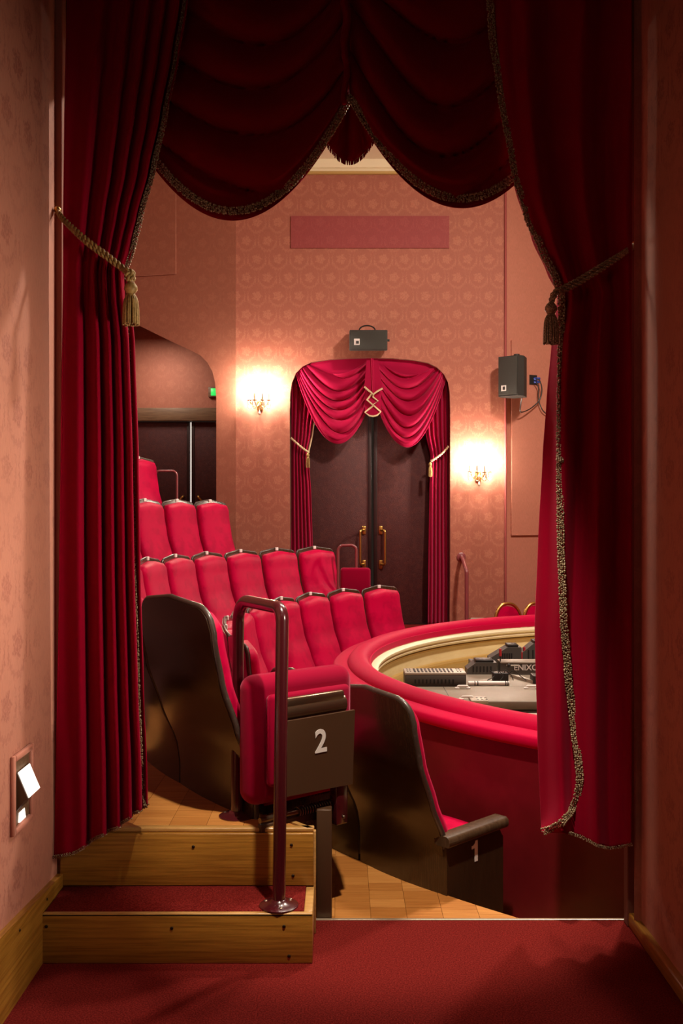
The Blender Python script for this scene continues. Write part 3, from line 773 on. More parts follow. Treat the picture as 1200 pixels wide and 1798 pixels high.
part(ex, 'housing', MB().rbox((a.x - .02, D2 - .04, a.z - .012), (b.x, D2, b.z + .012), .004, 2), MAT['beam'], True)
part(ex, 'lit_face', MB().rbox((a.x + .008, D2 - .045, a.z + .004), (b.x, D2 - .038, b.z - .004), .002, 1), MAT['exit_green'], True, label='glowing green face')

# ------------------------------------------------------------------ drapery helpers
def fold_wave(x): return math.sin(x) * .75 + .25 * math.sin(2 * x + .6)
def add_solid(o, th=.004):
    m = o.modifiers.new('thickness', 'SOLIDIFY'); m.thickness = th; m.offset = 0
def braid(parent, path, width, m=None, name='braid_trim', lift=Vector((0, -.007, 0))):
    """woven gimp: four close columns of small uneven loops"""
    step = max(width * .24, .0052); mb = MB(); pts = resample(path, step); rr = width * .15
    for i in range(len(pts)):
        t = (pts[min(i + 1, len(pts) - 1)] - pts[max(i - 1, 0)])
        if t.length < 1e-6: continue
        t.normalize(); s = t.cross(Vector((0, -1, 0)))
        if s.length < .2: s = Vector((1, 0, 0))
        s.normalize()
        for k in (-1.5, -.5, .5, 1.5):
            c = pts[i] + lift + s * (k * width * .25 + random.uniform(-1, 1) * width * .06) + t * random.uniform(-.4, .4) * step
            e = 1.25 if abs(k) > 1 and i % 3 == 0 else random.uniform(.75, 1.15)
            mb.bead(c, rr * e, rr * random.uniform(.6, 1.1), rr * e * random.uniform(.8, 1.2), 5, 2)
    return part(parent, name, mb, m or MAT['braid'], True, 80, 'bronze braid')
def rope(parent, name, path, r, m, strands=2, pitch=.035):
    pts = resample(smooth_path(path, 10), .004); mb = MB()
    t0 = (pts[1] - pts[0]).normalized(); up = Vector((0, -1, 0)); x = t0.cross(up).normalized(); L = 0
    fr_ = []
    for i, p in enumerate(pts):
        t = (pts[min(i + 1, len(pts) - 1)] - pts[max(i - 1, 0)]).normalized(); x = (x - t * x.dot(t)).normalized(); fr_.append((p, x.copy(), t.cross(x), i * .004))
    for s in range(strands):
        mb.tube([p + (x * math.cos(2 * PI * (l / pitch + s / strands)) + y * math.sin(2 * PI * (l / pitch + s / strands))) * r * .55 for p, x, y, l in fr_], r * .62, 6)
    return part(parent, name, mb, m, True, 80)
def tassel(parent, top, L, R, m, n=22):
    head = [(R * .25, 0), (R * .55, -.05 * L), (R * .8, -.12 * L), (R * .85, -.19 * L), (R * .6, -.26 * L), (R * .5, -.29 * L), (R * .62, -.32 * L), (R * .60, -.36 * L)]
    tp = part(parent, 'tassel', MB().lathe(head, top, 16), m, True, 60)
    mb = MB()
    for ring_r, cnt in ((.92, n), (.55, n // 2)):
        for k in range(cnt):
            a = 2 * PI * k / cnt + random.uniform(-.1, .1); ln = L * random.uniform(.95, 1.02)
            p = [top + Vector((math.cos(a) * R * .5, math.sin(a) * R * .5, -.33 * L)), top + Vector((math.cos(a) * R * ring_r * .85, math.sin(a) * R * ring_r * .85, -.45 * L)),
                 top + Vector((math.cos(a) * R * ring_r, math.sin(a) * R * ring_r, -.75 * L)), top + Vector((math.cos(a) * R * ring_r * 1.02, math.sin(a) * R * ring_r * 1.02, -ln))]
            mb.tube(smooth_path(p, 3), R * .13, 5)
    part(tp, 'tassel_skirt', mb, m, True, 80)
    return tp

# ------------------------------------------------------------------ big curtain beside the stairs
DL = 3.55
lx = [(-40, 118), (60, 116), (200, 113), (370, 111), (470, 111), (700, 108), (1000, 104), (1300, 99), (1420, 97), (1510, 95)]
rx = [(-40, 336), (0, 330), (100, 314), (200, 294), (300, 272), (380, 250), (430, 238), (475, 226), (520, 228), (600, 236), (800, 243), (1000, 246), (1200, 252), (1350, 258), (1510, 260)]
hem_l = [(0, 1506), (.08, 1504), (.2, 1500), (.35, 1484), (.5, 1468), (.62, 1458), (.70, 1452), (.80, 1438), (.88, 1428), (.95, 1420), (1, 1416)]
TOPL = -70
def lcur(u, v):
    bot = interp(hem_l, u); py = TOPL + (bot - TOPL) * v
    xl, xr = interp(lx, py), interp(rx, py)
    w = (xr - xl) / 170
    tie = math.exp(-((py - 475) / 90) ** 2)
    q = u ** 1.25
    ph = 2 * PI * (5.4 * u ** 1.9 + .15 * math.sin(py / 420) + .25) + .8
    amp = .036 * (.55 + .45 * min(1, .4 + u)) * (1 - .45 * tie) * min(1, .8 + .2 * w)
    d = DL + amp * fold_wave(ph) + .006 * math.sin(2 * PI * 11.3 * u * u + 1 + py / 500) * (.1 + u) * (.5 + 1.2 * tie)
    bottom = max(0, (py - 1250) / 250)
    d += .012 * bottom * math.sin(2 * PI * 3.1 * u + 2)
    # edge turned away from the viewer
    if u > .90: d += (u - .90) / .10 * (.055 if py > 475 else .035)
    d += .02 * (1 - u) * (1 - tie) * 0
    sx_ = math.cos(ph + .8) * 3.0 * (1 - tie)
    px = xl + (xr - xl) * u + (sx_ if 0.02 < u < .93 else 0)
    return at(px, py, d)
cl = thing('stage_curtain', 'floor-length crimson velvet curtain tied back beside the wooden steps', 'curtain', at(180, 1500, DL), 'portal curtains')
dp = part(cl, 'drape', MB().grid(150, 190, lcur), MAT['drape'], True, 180); add_solid(dp)
upath = lambda py: .955 if py < 475 else .915
edge = []
for k in range(0, 150):
    py = TOPL + (1412 - TOPL) * k / 149
    u = .985 if py < 440 else interp([(440, .985), (520, .93), (700, .925), (1250, .915), (1330, .92), (1370, .95), (1412, .992)], py)
    bot = interp(hem_l, u); v = min(1, (py - TOPL) / (bot - TOPL)); edge.append(lcur(u, v))
braid(cl, edge, .020)
hem = [lcur(u / 60, 1) + Vector((0, 0, .004)) for u in range(0, 61)]
braid(cl, hem, .012, name='hem_trim')
# tie of this curtain
tb = thing('tieback', 'gold rope tieback with tassel holding the curtain beside the steps', 'tieback', at(228, 570, 3.46), 'rope tiebacks')
for off in (0, 7):
    rope(tb, 'rope', [at(101, 369 + off * .2, 3.58), at(112, 384 + off * .5, 3.52), at(150, 418 + off, 3.47), at(190, 448 + off, 3.455), at(222, 474 + off * .6, 3.45)], .0078, MAT['gold'])
rope(tb, 'loop', [at(216, 472, 3.45), at(226, 474, 3.435), at(232, 482, 3.44), at(228, 494, 3.445), at(224, 482, 3.43), at(232, 476, 3.45), at(234, 490, 3.46), at(230, 502, 3.45)], .0085, MAT['gold'])
tassel(tb, at(230, 494, 3.445), .152, .028, MAT['gold'])
part(tb, 'wall_hook', MB().bead(at(101, 369, 3.575), .014, .014, .014, 8, 4), MAT['brass'], True)

# ------------------------------------------------------------------ big curtain over the parapet
DR = 3.60
rlx = [(-70, 846), (0, 856), (100, 866), (200, 880), (330, 905), (420, 935), (480, 962), (515, 980), (545, 978), (600, 970), (700, 961), (800, 954), (950, 946), (1100, 940), (1300, 945), (1450, 951), (1500, 955)]
rrx = [(-70, 1110), (400, 1110), (515, 1109), (900, 1110), (1300, 1110), (1500, 1109)]
trim_r = [(-70, 856), (60, 864), (150, 877), (300, 903), (380, 926), (440, 952), (490, 976), (520, 986), (600, 985), (800, 983), (950, 984), (1080, 989), (1180, 997), (1280, 1008), (1340, 1016), (1370, 1018), (1400, 1013), (1425, 1002), (1445, 985), (1455, 965), (1460, 952)]
hem_r = [(0, 1462), (.15, 1462), (.3, 1464), (.42, 1470), (.52, 1478), (.62, 1487), (.75, 1491), (.88, 1488), (1, 1484)]
TOPR = -70
def rcur(u, v):
    bot = interp(hem_r, u); py = TOPR + (bot - TOPR) * v
    xl, xr = interp(rlx, py), interp(rrx, py)
    ut = (interp(trim_r, py) - xl) / (xr - xl)
    tie = math.exp(-((py - 505) / 80) ** 2)
    ph = 2 * PI * (2.6 * u + .18 * math.sin(py / 500) + .1 * math.sin(py / 190)) + .4
    amp = .034 * (1 - .4 * tie)
    d = DR + amp * fold_wave(ph) + .003 * math.sin(2 * PI * 7.1 * u + py / 300) * (1 - u) * (1 + 3 * tie)
    if u < ut:
        k = (ut - u) / max(ut, .02); d += .10 * k * min(1, ut / .12) + .012 * math.sin(k * 5 + py / 160)
    if u > .9: d -= 0
    return at(xl + (xr - xl) * u, py, d)
cr = thing('stage_curtain', 'crimson velvet curtain tied back in front of the oxblood parapet', 'curtain', at(1020, 1490, DR), 'portal curtains')
dp = part(cr, 'drape', MB().grid(150, 190, rcur), MAT['drape'], True, 180); add_solid(dp)
edge = []
for k in range(0, 200):
    if k < 170: py = TOPR + (1400 - TOPR) * k / 169; px = interp(trim_r, py)
    else:
        q = (k - 170) / 29; py = 1400 + 60 * q; px = interp(trim_r, py)
    xl, xr = interp(rlx, py), interp(rrx, py); u = max(0, min(1, (px - xl) / (xr - xl)))
    v = (py - TOPR) / (interp(hem_r, u) - TOPR); edge.append(rcur(u, min(1, v)))
braid(cr, edge, .028)
braid(cr, [rcur(.30 + .70 * k / 50, 1) + Vector((0, 0, .005)) for k in range(51)], .012, name='hem_trim')
tb = thing('tieback', 'bronze rope tieback with tassel holding the curtain over the parapet', 'tieback', at(968, 602, 3.50), 'rope tiebacks')
for off in (0, 8):
    rope(tb, 'rope', [at(1114, 430 + off * .3, 3.64), at(1090, 446 + off * .6, 3.54), at(1050, 470 + off, 3.51), at(1010, 494 + off, 3.50), at(982, 508 + off * .8, 3.49)], .0078, MAT['braid'])
rope(tb, 'loop', [at(990, 508, 3.49), at(978, 510, 3.475), at(970, 520, 3.48), at(968, 534, 3.49), at(974, 520, 3.47), at(984, 512, 3.485)], .0085, MAT['braid'])
tassel(tb, at(968, 530, 3.48), .148, .026, MAT['braid'])
part(tb, 'wall_hook', MB().bead(at(1112, 430, 3.66), .014, .014, .014, 8, 4), MAT['brass'], True)

# ------------------------------------------------------------------ valance
def swag_fn(A0, A1, B0, B1, sag0, sag1, D, amp, nf, drift=.6, scale=at, seed=0., power=.55):
    """A0->A1 left end from top to bottom (pixels), B0->B1 right end"""
    def f(u, v):
        ax = A0[0] + (A1[0] - A0[0]) * v; ay = A0[1] + (A1[1] - A0[1]) * v
        bx = B0[0] + (B1[0] - B0[0]) * v; by = B0[1] + (B1[1] - B0[1]) * v
        sag = sag0 + (sag1 - sag0) * v ** .8
        px = ax + (bx - ax) * u; py = ay + (by - ay) * u + sag * 4 * u * (1 - u)
        body = math.sin(PI * u) ** .5
        ph = nf * v + drift * math.sin(PI * u * 1.6 + seed) * .35 + .22 * math.sin(2.3 * v * 3 + seed * 2 + u * 3)
        fr = ph - math.floor(ph)
        shape = (math.sin(PI * fr)) ** power - .5 + .25 * (fr - .5)
        edge_keep = 1 if v < .93 else .4
        d = D - amp * shape * (.35 + .65 * body) * edge_keep - amp * .9 * body * (.3 + .7 * v) + .25 * amp * math.sin(5 * u + 9 * v + seed)
        return scale(px, py, d)
    return f
val = thing('valance', 'deep crimson velvet double swag valance with braid across the portal top', 'valance', at(610, 180, 3.7))
DV = 3.72
sw_l = swag_fn((300, -330), (268, 292), (606, -240), (616, 180), 60, 146, DV, .075, 6.3, seed=.4, power=.5)
sw_r = swag_fn((606, -240), (615, 180), (930, -330), (912, 318), 60, 105, DV, .075, 6.3, seed=2.1, power=.5)
for fn in (sw_l, sw_r):
    s = part(val, 'swag', MB().grid(110, 130, fn), MAT['swag'], True, 180); add_solid(s)
    braid(s, [fn(k / 120, .975) + Vector((0, -.003, 0)) for k in range(121)], .030)
part(val, 'seam_gather', MB().tube([at(607 + 3 * math.sin(k * .9), -80 + 262 * k / 20, DV - .055 + .006 * math.sin(k * 2.1)) for k in range(21)], .016, 8, radii=[.020 - .010 * k / 20 for k in range(21)]), MAT['swag'], True, 180)
def tail(u, v):
    hw_ = 12 + 32 * v ** .7
    return at(614 + (2 * u - 1) * hw_, 150 + v * (132 - 40 * abs(2 * u - 1) ** 2), 3.80 + .012 * math.sin(u * 18))
tl = part(val, 'rear_tail', MB().grid(30, 14, tail), MAT['swag'], True, 180); add_solid(tl)
mb = MB()
for k in range(46):
    p = tail(k / 45, 1); mb.tube([p, p + Vector((random.uniform(-.003, .003), -.002, -.018))], .0022, 4)
part(tl, 'fringe', mb, MAT['swag'], True)

# ------------------------------------------------------------------ swags and drapes of the double door
dv = thing('swag_valance', 'crimson velvet double swag with a gold-edged jabot over the double door', 'valance', at(652, 740, 10.0))
DS = 10.06
def lim(fn): return fn
s1 = swag_fn((528, 630), (519, 655), (648, 632), (642, 728), 25, 84, DS, .055, 6.2, seed=.9, power=.7)
s2 = swag_fn((664, 632), (668, 728), (776, 634), (785, 660), 25, 88, DS, .055, 6.2, seed=2.4, power=.7)
for fn in (s1, s2):
    s = part(dv, 'swag', MB().grid(70, 110, fn), MAT['small_drape'], True, 180); add_solid(s, .006)
pelm = MB()
arch = door_out[5:-5]
pelm.prism([at(x, y, 10.05) for x, y in arch] + [at(x, y, 10.05) for x, y in ((764, 652), (722, 676), (690, 676), (655, 660), (620, 676), (585, 676), (538, 651))], (0, .02, 0))
part(dv, 'pelmet_cloth', pelm, MAT['small_drape'])
# jabot: stacked zigzag folds
def jab(pts, d):
    return MB().prism([at(x, y, d) for x, y in pts], (0, .014, 0))
j1 = part(dv, 'jabot_fold', jab([(644, 629), (664, 629), (672, 682), (656, 692), (640, 680)], 9.90), MAT['small_drape'])
j2 = part(dv, 'jabot_fold', jab([(644, 680), (668, 680), (664, 704), (655, 711), (645, 702)], 9.94), MAT['small_drape'])
j3 = part(dv, 'jabot_fold', jab([(641, 690), (670, 688), (669, 724), (660, 730), (652, 731), (641, 725)], 9.98), MAT['small_drape'])
mbp = MB().tube([at(654, 629, 9.885), at(655, 660, 9.885), at(656, 690, 9.89)], .012, 6); part(dv, 'jabot_pleat', mbp, MAT['small_drape'], True)
def cord(parent, pts, d, r=.008, m=None): part(parent, 'cord_edge', MB().tube([at(x, y, d) for x, y in pts], r, 6), m or MAT['cream_cord'], True, 80, 'cream braid edging')
cord(j1, [(640, 679), (648, 686), (656, 692), (663, 687), (672, 682)], 9.892, .010)
cord(j2, [(657, 690), (655, 697), (664, 704), (655, 711), (645, 702), (653, 692)], 9.93, .009)
cord(j3, [(656, 712), (641, 724), (649, 730), (656, 731), (663, 729), (669, 723), (656, 712)], 9.972, .009)
def side_drape(label, xs_l, xs_r, tie_y, bot, flip, trim):
    t = thing('side_curtain', label, 'curtain', at((xs_l[-1][1] + xs_r[-1][1]) / 2, bot, 10.14), 'curtains of the double door')
    def f(u, v):
        py = 640 + (bot - 640) * v; a, b = interp(xs_l, py), interp(xs_r, py)
        ph = 2 * PI * 5.5 * u + .5 * math.sin(py / 60)
        return at(a + (b - a) * u, py, 10.13 + .03 * fold_wave(ph))
    o_ = part(t, 'drape', MB().grid(70, 60, f), MAT['small_drape'], True, 180); add_solid(o_, .006)
    if trim is not None: part(t, 'cord_edge', MB().tube([f(trim, .06 + .3 * k / 20) + Vector((0, -.01, 0)) for k in range(21)], .009, 6), MAT['cream_cord'], True, 80, 'cream braid edging')
    return t
sd = side_drape('crimson velvet curtain at the hinge side of the double door near the chairs', [(640, 513), (1100, 512)], [(640, 560), (700, 558), (760, 549), (800, 541), (860, 546), (960, 549), (1100, 551)], 795, 1098, 1, 1.0)
tb2 = thing('tieback', 'gold cord tieback on the door curtain near the upper sconce', 'tieback', at(540, 820, 10.05), 'cord tiebacks of the double door')
rope(tb2, 'rope', [at(511, 769, 10.04), at(522, 779, 10.05), at(533, 788, 10.05), at(543, 795, 10.06)], .011, MAT['cream_cord'], pitch=.05)
tassel(tb2, at(541, 795, 10.03), .15, .02, MAT['gold'], 10)
sd = side_drape('crimson velvet curtain at the double door beside the lower sconce', [(640, 742), (720, 744), (760, 748), (800, 757), (860, 755), (1000, 753), (1100, 752)], [(640, 789), (1100, 789)], 795, 1098, -1, None)
tb3 = thing('tieback', 'gold cord tieback on the door curtain beside the lower sconce', 'tieback', at(757, 836, 10.05), 'cord tiebacks of the double door')
rope(tb3, 'rope', [at(788, 784, 10.04), at(778, 795, 10.05), at(768, 803, 10.05), at(757, 810, 10.06)], .011, MAT['cream_cord'], pitch=.05)
tassel(tb3, at(756, 811, 10.03), .15, .02, MAT['gold'], 10)

# ------------------------------------------------------------------ sconces
def sconce(label, px, py):
    c = at(px, py, 9.86)
    t = thing('candle_sconce', label, 'wall lamp', Vector((c.x, 9.99, c.z)), 'candle sconces on the damask wall')
    part(t, 'wall_plate', MB().rbox((c.x - .03, 9.975, c.z - .06), (c.x + .03, 9.999, c.z + .06), .01, 3), MAT['brass'], True)
    part(t, 'boss', MB().lathe([(.001, -.035), (.012, -.03), (.022, -.012), (.012, .004), (.018, .018), (.008, .03), (.001, .034)], c + Vector((0, .05, 0)), 14), MAT['brass'], True)
    part(t, 'stem', MB().tube([c + Vector((0, .05, 0)), c + Vector((0, .13, 0))], .009, 8), MAT['brass'], True)
    for dx, dy, dz in ((-.092, -.01, .028), (.092, -.01, .028), (-.036, -.09, .02), (.036, -.09, .02)):
        b = c + Vector((dx, dy + .02, dz)); m_ = c + Vector((dx * .55, .05 + (dy - .03) * .5, -.035))
        arm = part(t, 'arm', MB().tube(smooth_path([c + Vector((0, .05, -.005)), m_, b + Vector((0, 0, -.01))], 8), .0055, 7), MAT['brass'], True)
        part(arm, 'drip_cup', MB().lathe([(.004, -.006), (.014, -.004), (.026, .004), (.027, .007), (.008, .006)], b, 14), MAT['glass'], True)
        part(arm, 'candle', MB().lathe([(.0085, .004), (.0085, .075), (.004, .078)], b, 10), MAT['candle'], True)
        bu = part(arm, 'bulb', MB().lathe([(.004, .078), (.012, .092), (.016, .108), (.013, .128), (.006, .146), (.001, .156)], b, 12), MAT['bulb'], True, label='glowing candle bulb')
        lp_ = [b + Vector((.020 * math.cos(PI * q_ / 12), -.004, -.055 - .026 * math.sin(PI * q_ / 12))) for q_ in range(13)]
        part(arm, 'crystal_loop', MB().tube([b + Vector((.020, -.004, -.008))] + lp_ + [b + Vector((-.020, -.004, -.008))], .0045, 6), MAT['cream_light'], True, 80)
        for k in range(3):
            a = k * 2.1 + dx * 20; q = b + Vector((.024 * math.cos(a), .024 * math.sin(a), -.002))
            part(arm, 'crystal_drop', MB().lathe([(.001, 0), (.003, -.012), (.007, -.03), (.008, -.036), (.005, -.044), (.001, -.047)], q, 8), MAT['glass'], True)
    part(t, 'pendant', MB().lathe([(.002, -.03), (.004, -.06), (.012, -.085), (.014, -.095), (.009, -.107), (.001, -.112)], c + Vector((0, .05, 0)), 10), MAT['glass'], True)
sconce('glowing crystal candle sconce on the damask wall beside the recess', 455, 708)
sconce('glowing crystal candle sconce on the damask wall beside the speaker corner', 843, 834)

# ------------------------------------------------------------------ speakers, socket
sp1 = thing('loudspeaker', 'black loudspeaker mounted above the double door', 'speaker', at(647, 613, 9.75), 'wall loudspeakers')
a, b = at(614, 612, 9.72), at(681, 576, 9.72)
Mx = Matrix.Translation(Vector(((a.x + b.x) / 2, 9.84, (a.z + b.z) / 2))) @ Matrix.Rotation(math.radians(9), 4, 'X')
wx, hz = (b.x - a.x) / 2, (b.z - a.z) / 2
part(sp1, 'cabinet', MB().rbox((-wx, -.10, -hz), (wx, .12, hz), .01, 2, Mx), MAT['speaker'], True)
part(sp1, 'grille', MB().rbox((-wx + .012, -.112, -hz + .012), (wx - .012, -.098, hz - .012), .006, 2, Mx), MAT['speaker_grille'], True)
lg = part(sp1, 'badge', MB().rbox((-wx + .045, -.117, -.045), (-wx + .10, -.110, .015), .002, 1, Mx), MAT['white'])
part(lg, 'badge_print', MB().box((0, 0, 0), (0, 0, 0)).obox(Mx @ Vector((-wx + .078, -.1175, -.015)), (.014, 0, 0), (0, .001, 0), (0, 0, .018)), MAT['black'])
part(sp1, 'bracket', MB().tube([Mx @ Vector((.078 * math.cos(PI * k / 14) - .01, .03, hz + .045 * math.sin(PI * k / 14))) for k in range(15)], .007, 7), MAT['black'], True)
part(sp1, 'mount', MB().box((Mx.translation.x - .04, 9.9, Mx.translation.z - .04), (Mx.translation.x + .04, 10.0, Mx.translation.z + .04)), MAT['black'])
part(sp1, 'knob', MB().tube([Mx @ Vector((wx, 0, 0)), Mx @ Vector((wx + .025, 0, 0))], .012, 8), MAT['black'], True)
sp2 = thing('loudspeaker', 'black loudspeaker turned sideways beside the wall socket', 'speaker', at(902, 696, 9.7), 'wall loudspeakers')
cc = at(902, 662, 9.78)
M3 = Matrix.Translation(cc) @ Matrix.Rotation(math.radians(-40), 4, 'Z')
oc = [(-.11, -.10), (.11, -.10), (.13, -.02), (.075, .13), (-.075, .13), (-.13, -.02)]
hz2 = .195
part(sp2, 'cabinet', MB().prism([M3 @ Vector((x, y, -hz2)) for x, y in oc], (0, 0, 2 * hz2)), MAT['speaker'], True, 30)
part(sp2, 'grille', MB().rbox((-.105, -.112, -hz2 + .012), (.105, -.099, hz2 - .012), .006, 2, M3), MAT['speaker_grille'], True)
lg = part(sp2, 'badge', MB().rbox((-.07, -.117, -.145), (-.015, -.110, -.09), .002, 1, M3), MAT['white'])
part(lg, 'badge_print', MB().obox(M3 @ Vector((-.038, -.1175, -.118)), M3.to_3x3() @ Vector((.012, 0, 0)), M3.to_3x3() @ Vector((0, .001, 0)), (0, 0, .016)), MAT['black'])
part(sp2, 'top_knob', MB().lathe([(.012, 0), (.012, .018), (.03, .02), (.03, .03), (.002, .031)], M3 @ Vector((.02, .03, hz2)), 10), MAT['black'], True)
part(sp2, 'mount', MB().tube([M3 @ Vector((.03, .08, 0)), on_wall(FRR, 906, 662)], .018, 8), MAT['black'], True)
so = thing('power_socket', 'dark wall socket with blue plugs and looping cables', 'socket', on_wall(FRR, 936, 675))
P0 = on_wall(FRR, 936, 667, .02); dR = FRR[1]; nR = FRR[2]
part(so, 'plate', MB().obox(P0, dR * .045, nR * .012, (0, 0, .048)), MAT['black'])
for k, (dx, dz) in enumerate(((.01, .012), (.012, -.02))):
    part(so, 'plug', MB().tube([P0 + dR * dx + Vector((0, 0, dz)), P0 + dR * (dx + .035) - nR * .06 + Vector((0, 0, dz - .005))], .013, 8), MAT['blue'], True, label='blue plug')
def wp(px, py, off=.05): return on_wall(FRR, px, py, off)
part(so, 'cable', MB().tube(smooth_path([wp(941, 665, .08), wp(948, 668, .09), wp(952, 684, .08), wp(948, 702, .07), wp(934, 716, .07), wp(920, 723, .1), wp(914, 722, .12), wp(915, 709, .15), wp(917, 698, .2)], 6), .006, 6), MAT['black'], True)
part(so, 'cable', MB().tube(smooth_path([wp(941, 669, .08), wp(946, 680, .07), wp(946, 700, .06), wp(952, 718, .06), wp(962, 728, .05), wp(978, 735, .05)], 6), .006, 6), MAT['black'], True)

# ------------------------------------------------------------------ gilt chairs behind the parapet
def gilt_chair(label, px, py):
    p = at(px, py, 9.35); p.z = TZ[0]
    t = thing('gilt_chair', label, 'chair', p, 'gilt chairs behind the parapet', math.radians(18))
    M = t.matrix_basis; top = at(px, py, 9.35).z - TZ[0]
    hw_ = .145; z0, z1 = .50, top - .015; cz = (z0 + z1) / 2; hz_ = (z1 - z0) / 2
    def ov(a, k=1, y=0): return M @ Vector((hw_ * k * math.copysign(abs(math.cos(a)) ** .8, math.cos(a)), y + .05 * (math.sin(a) + 1) * .5, cz + hz_ * k * math.sin(a)))
    n = 40; mb = MB(); ringp = [ov(2 * PI * k / n) for k in range(n + 1)]
    part(t, 'back_frame', mb.tube(ringp, .016, 8, False), MAT['brass'], True)
    part(t, 'back_cushion', MB().prism([ov(2 * PI * k / n, .9, -.015) for k in range(n)], M.to_3x3() @ Vector((0, .03, 0))), MAT['seat'], True, 50)
    part(t, 'seat', MB().rbox((-.17, -.36, .40), (.17, -.0, .46), .02, 3, M), MAT['seat'], True)
    for x in (-.15, .15):
        for y in (-.33, -.02): part(t, 'leg', MB().tube([M @ Vector((x, y, .41)), M @ Vector((x * 1.08, y, 0))], .014, 8), MAT['brass'], True)
        part(t, 'back_post', MB().tube([M @ Vector((x * .8, -.01, .42)), M @ Vector((x * .75, .01, z0 + .08))], .012, 8), MAT['brass'], True)
gilt_chair('gilt oval-backed chair with red cushion standing clear behind the far parapet', 896, 1058)
gilt_chair('gilt oval-backed chair half hidden by the tied curtain', 946, 1057)
va = at(841, 1090, 9.9)
vt = thing('air_vent', 'small metal grille low on the damask wall below the rail', 'vent', va)
part(vt, 'frame', MB().rbox((va.x - .07, 9.97, va.z - .06), (va.x + .07, 9.999, va.z + .02), .006, 2), MAT['grey_light'], True)
for k in range(3): part(vt, 'slat', MB().box((va.x - .06, 9.962, va.z - .048 + k * .022), (va.x + .06, 9.972, va.z - .038 + k * .022)), MAT['grey_dark'])

# ------------------------------------------------------------------ equipment in the pit
ZK = .42
def eq(name, label, cat, loc): return thing(name, label, cat, loc, 'stage lighting gear in the pit')
def clasp(t, px, py, z):
    p = gz(px, py, z); part(t, 'handle', MB().tube(rail_path([p + Vector((-.035, 0, 0)), p + Vector((-.03, 0, .016)), p + Vector((.03, 0, .016)), p + Vector((.035, 0, 0))], .008), .007, 6), MAT['white'], True)
    for s in (-1, 1): part(t, 'handle_foot', MB().rbox((p.x + s * .035 - .014, p.y - .014, z), (p.x + s * .035 + .014, p.y + .014, z + .008), .003, 1), MAT['white'], True)
k1 = eq('flight_case', 'large grey flight case with white handles nearest the parapet in the pit', 'case', (1.4, 6.1, .02))
part(k1, 'lid', MB().rbox((.40, 5.84, ZK - .05), (2.3, 6.33, ZK), .006, 2), MAT['grey'], True)
part(k1, 'body', MB().rbox((.41, 5.85, .02), (2.29, 6.32, ZK - .055), .006, 2), MAT['grey_dark'], True)
part(k1, 'corner_plate', MB().rbox((at(832, 1240, 5.85).x - .02, 5.80, ZK - .01), (at(856, 1240, 5.85).x, 5.93, ZK + .012), .004, 2), MAT['grey_light'], True)
for dx in (.01, .035, .06): 
    for dy in (.02, .07): part(k1, 'hole', MB().lathe([(.007, 0), (.007, .003)], (at(836, 1240, 5.85).x + dx, 5.81 + dy, ZK + .0112), 8), MAT['black'])
clasp(k1, 813, 1209, ZK); clasp(k1, 934, 1209, ZK); clasp(k1, 821, 1228, ZK)
part(k1, 'lid_seam', MB().box((at(779, 1207, 6.3).x, 5.86, ZK), (at(779, 1207, 6.3).x + .004, 6.32, ZK + .0015)), MAT['grey_dark'])
k2 = eq('flight_case', 'grey flight case carrying the lights and wiring in the pit', 'case', (1.4, 6.65, .02))
part(k2, 'lid', MB().rbox((.78, 6.35, ZK - .05), (2.4, 6.95, ZK - .003), .006, 2), MAT['grey'], True)
part(k2, 'body', MB().rbox((.79, 6.36, .02), (2.39, 6.94, ZK - .055), .006, 2), MAT['grey_dark'], True)
# ribbed lamp house
rl = eq('strip_light', 'grey ribbed strip light lying at the edge of the pit gear', 'stage light', (.6, 6.48, .02))
x0, x1 = at(711, 1190, 6.42).x, at(818, 1190, 6.42).x
part(rl, 'housing', MB().rbox((x0, 6.38, .41), (x1, 6.56, .485), .004, 2), MAT['grey_dark'], True)
part(rl, 'top_cover', MB().rbox((x0, 6.379, .485), (x1, 6.562, .500), .003, 2), MAT['grey_light'], True)
part(rl, 'stand', MB().rbox((x0 + .04, 6.43, .02), (x1 - .06, 6.52, .41), .004, 2), MAT['grey_dark'], True)
for k in range(11):
    xx = x0 + .06 + (x1 - x0 - .15) * k / 10
    part(rl, 'vent_slot', MB().box((xx, 6.40, .4995), (xx + .012, 6.545, .5025)), MAT['black'])
    part(rl, 'side_slot', MB().box((xx, 6.377, .432), (xx + .010, 6.381, .458)), MAT['black'])
for xx in (x0 + .02, x0 + .038, x1 - .05, x1 - .032):
    for yy in (6.42, 6.48, 6.53): part(rl, 'screw_hole', MB().lathe([(.005, 0), (.005, .003)], (xx, yy, .4995), 7), MAT['black'])
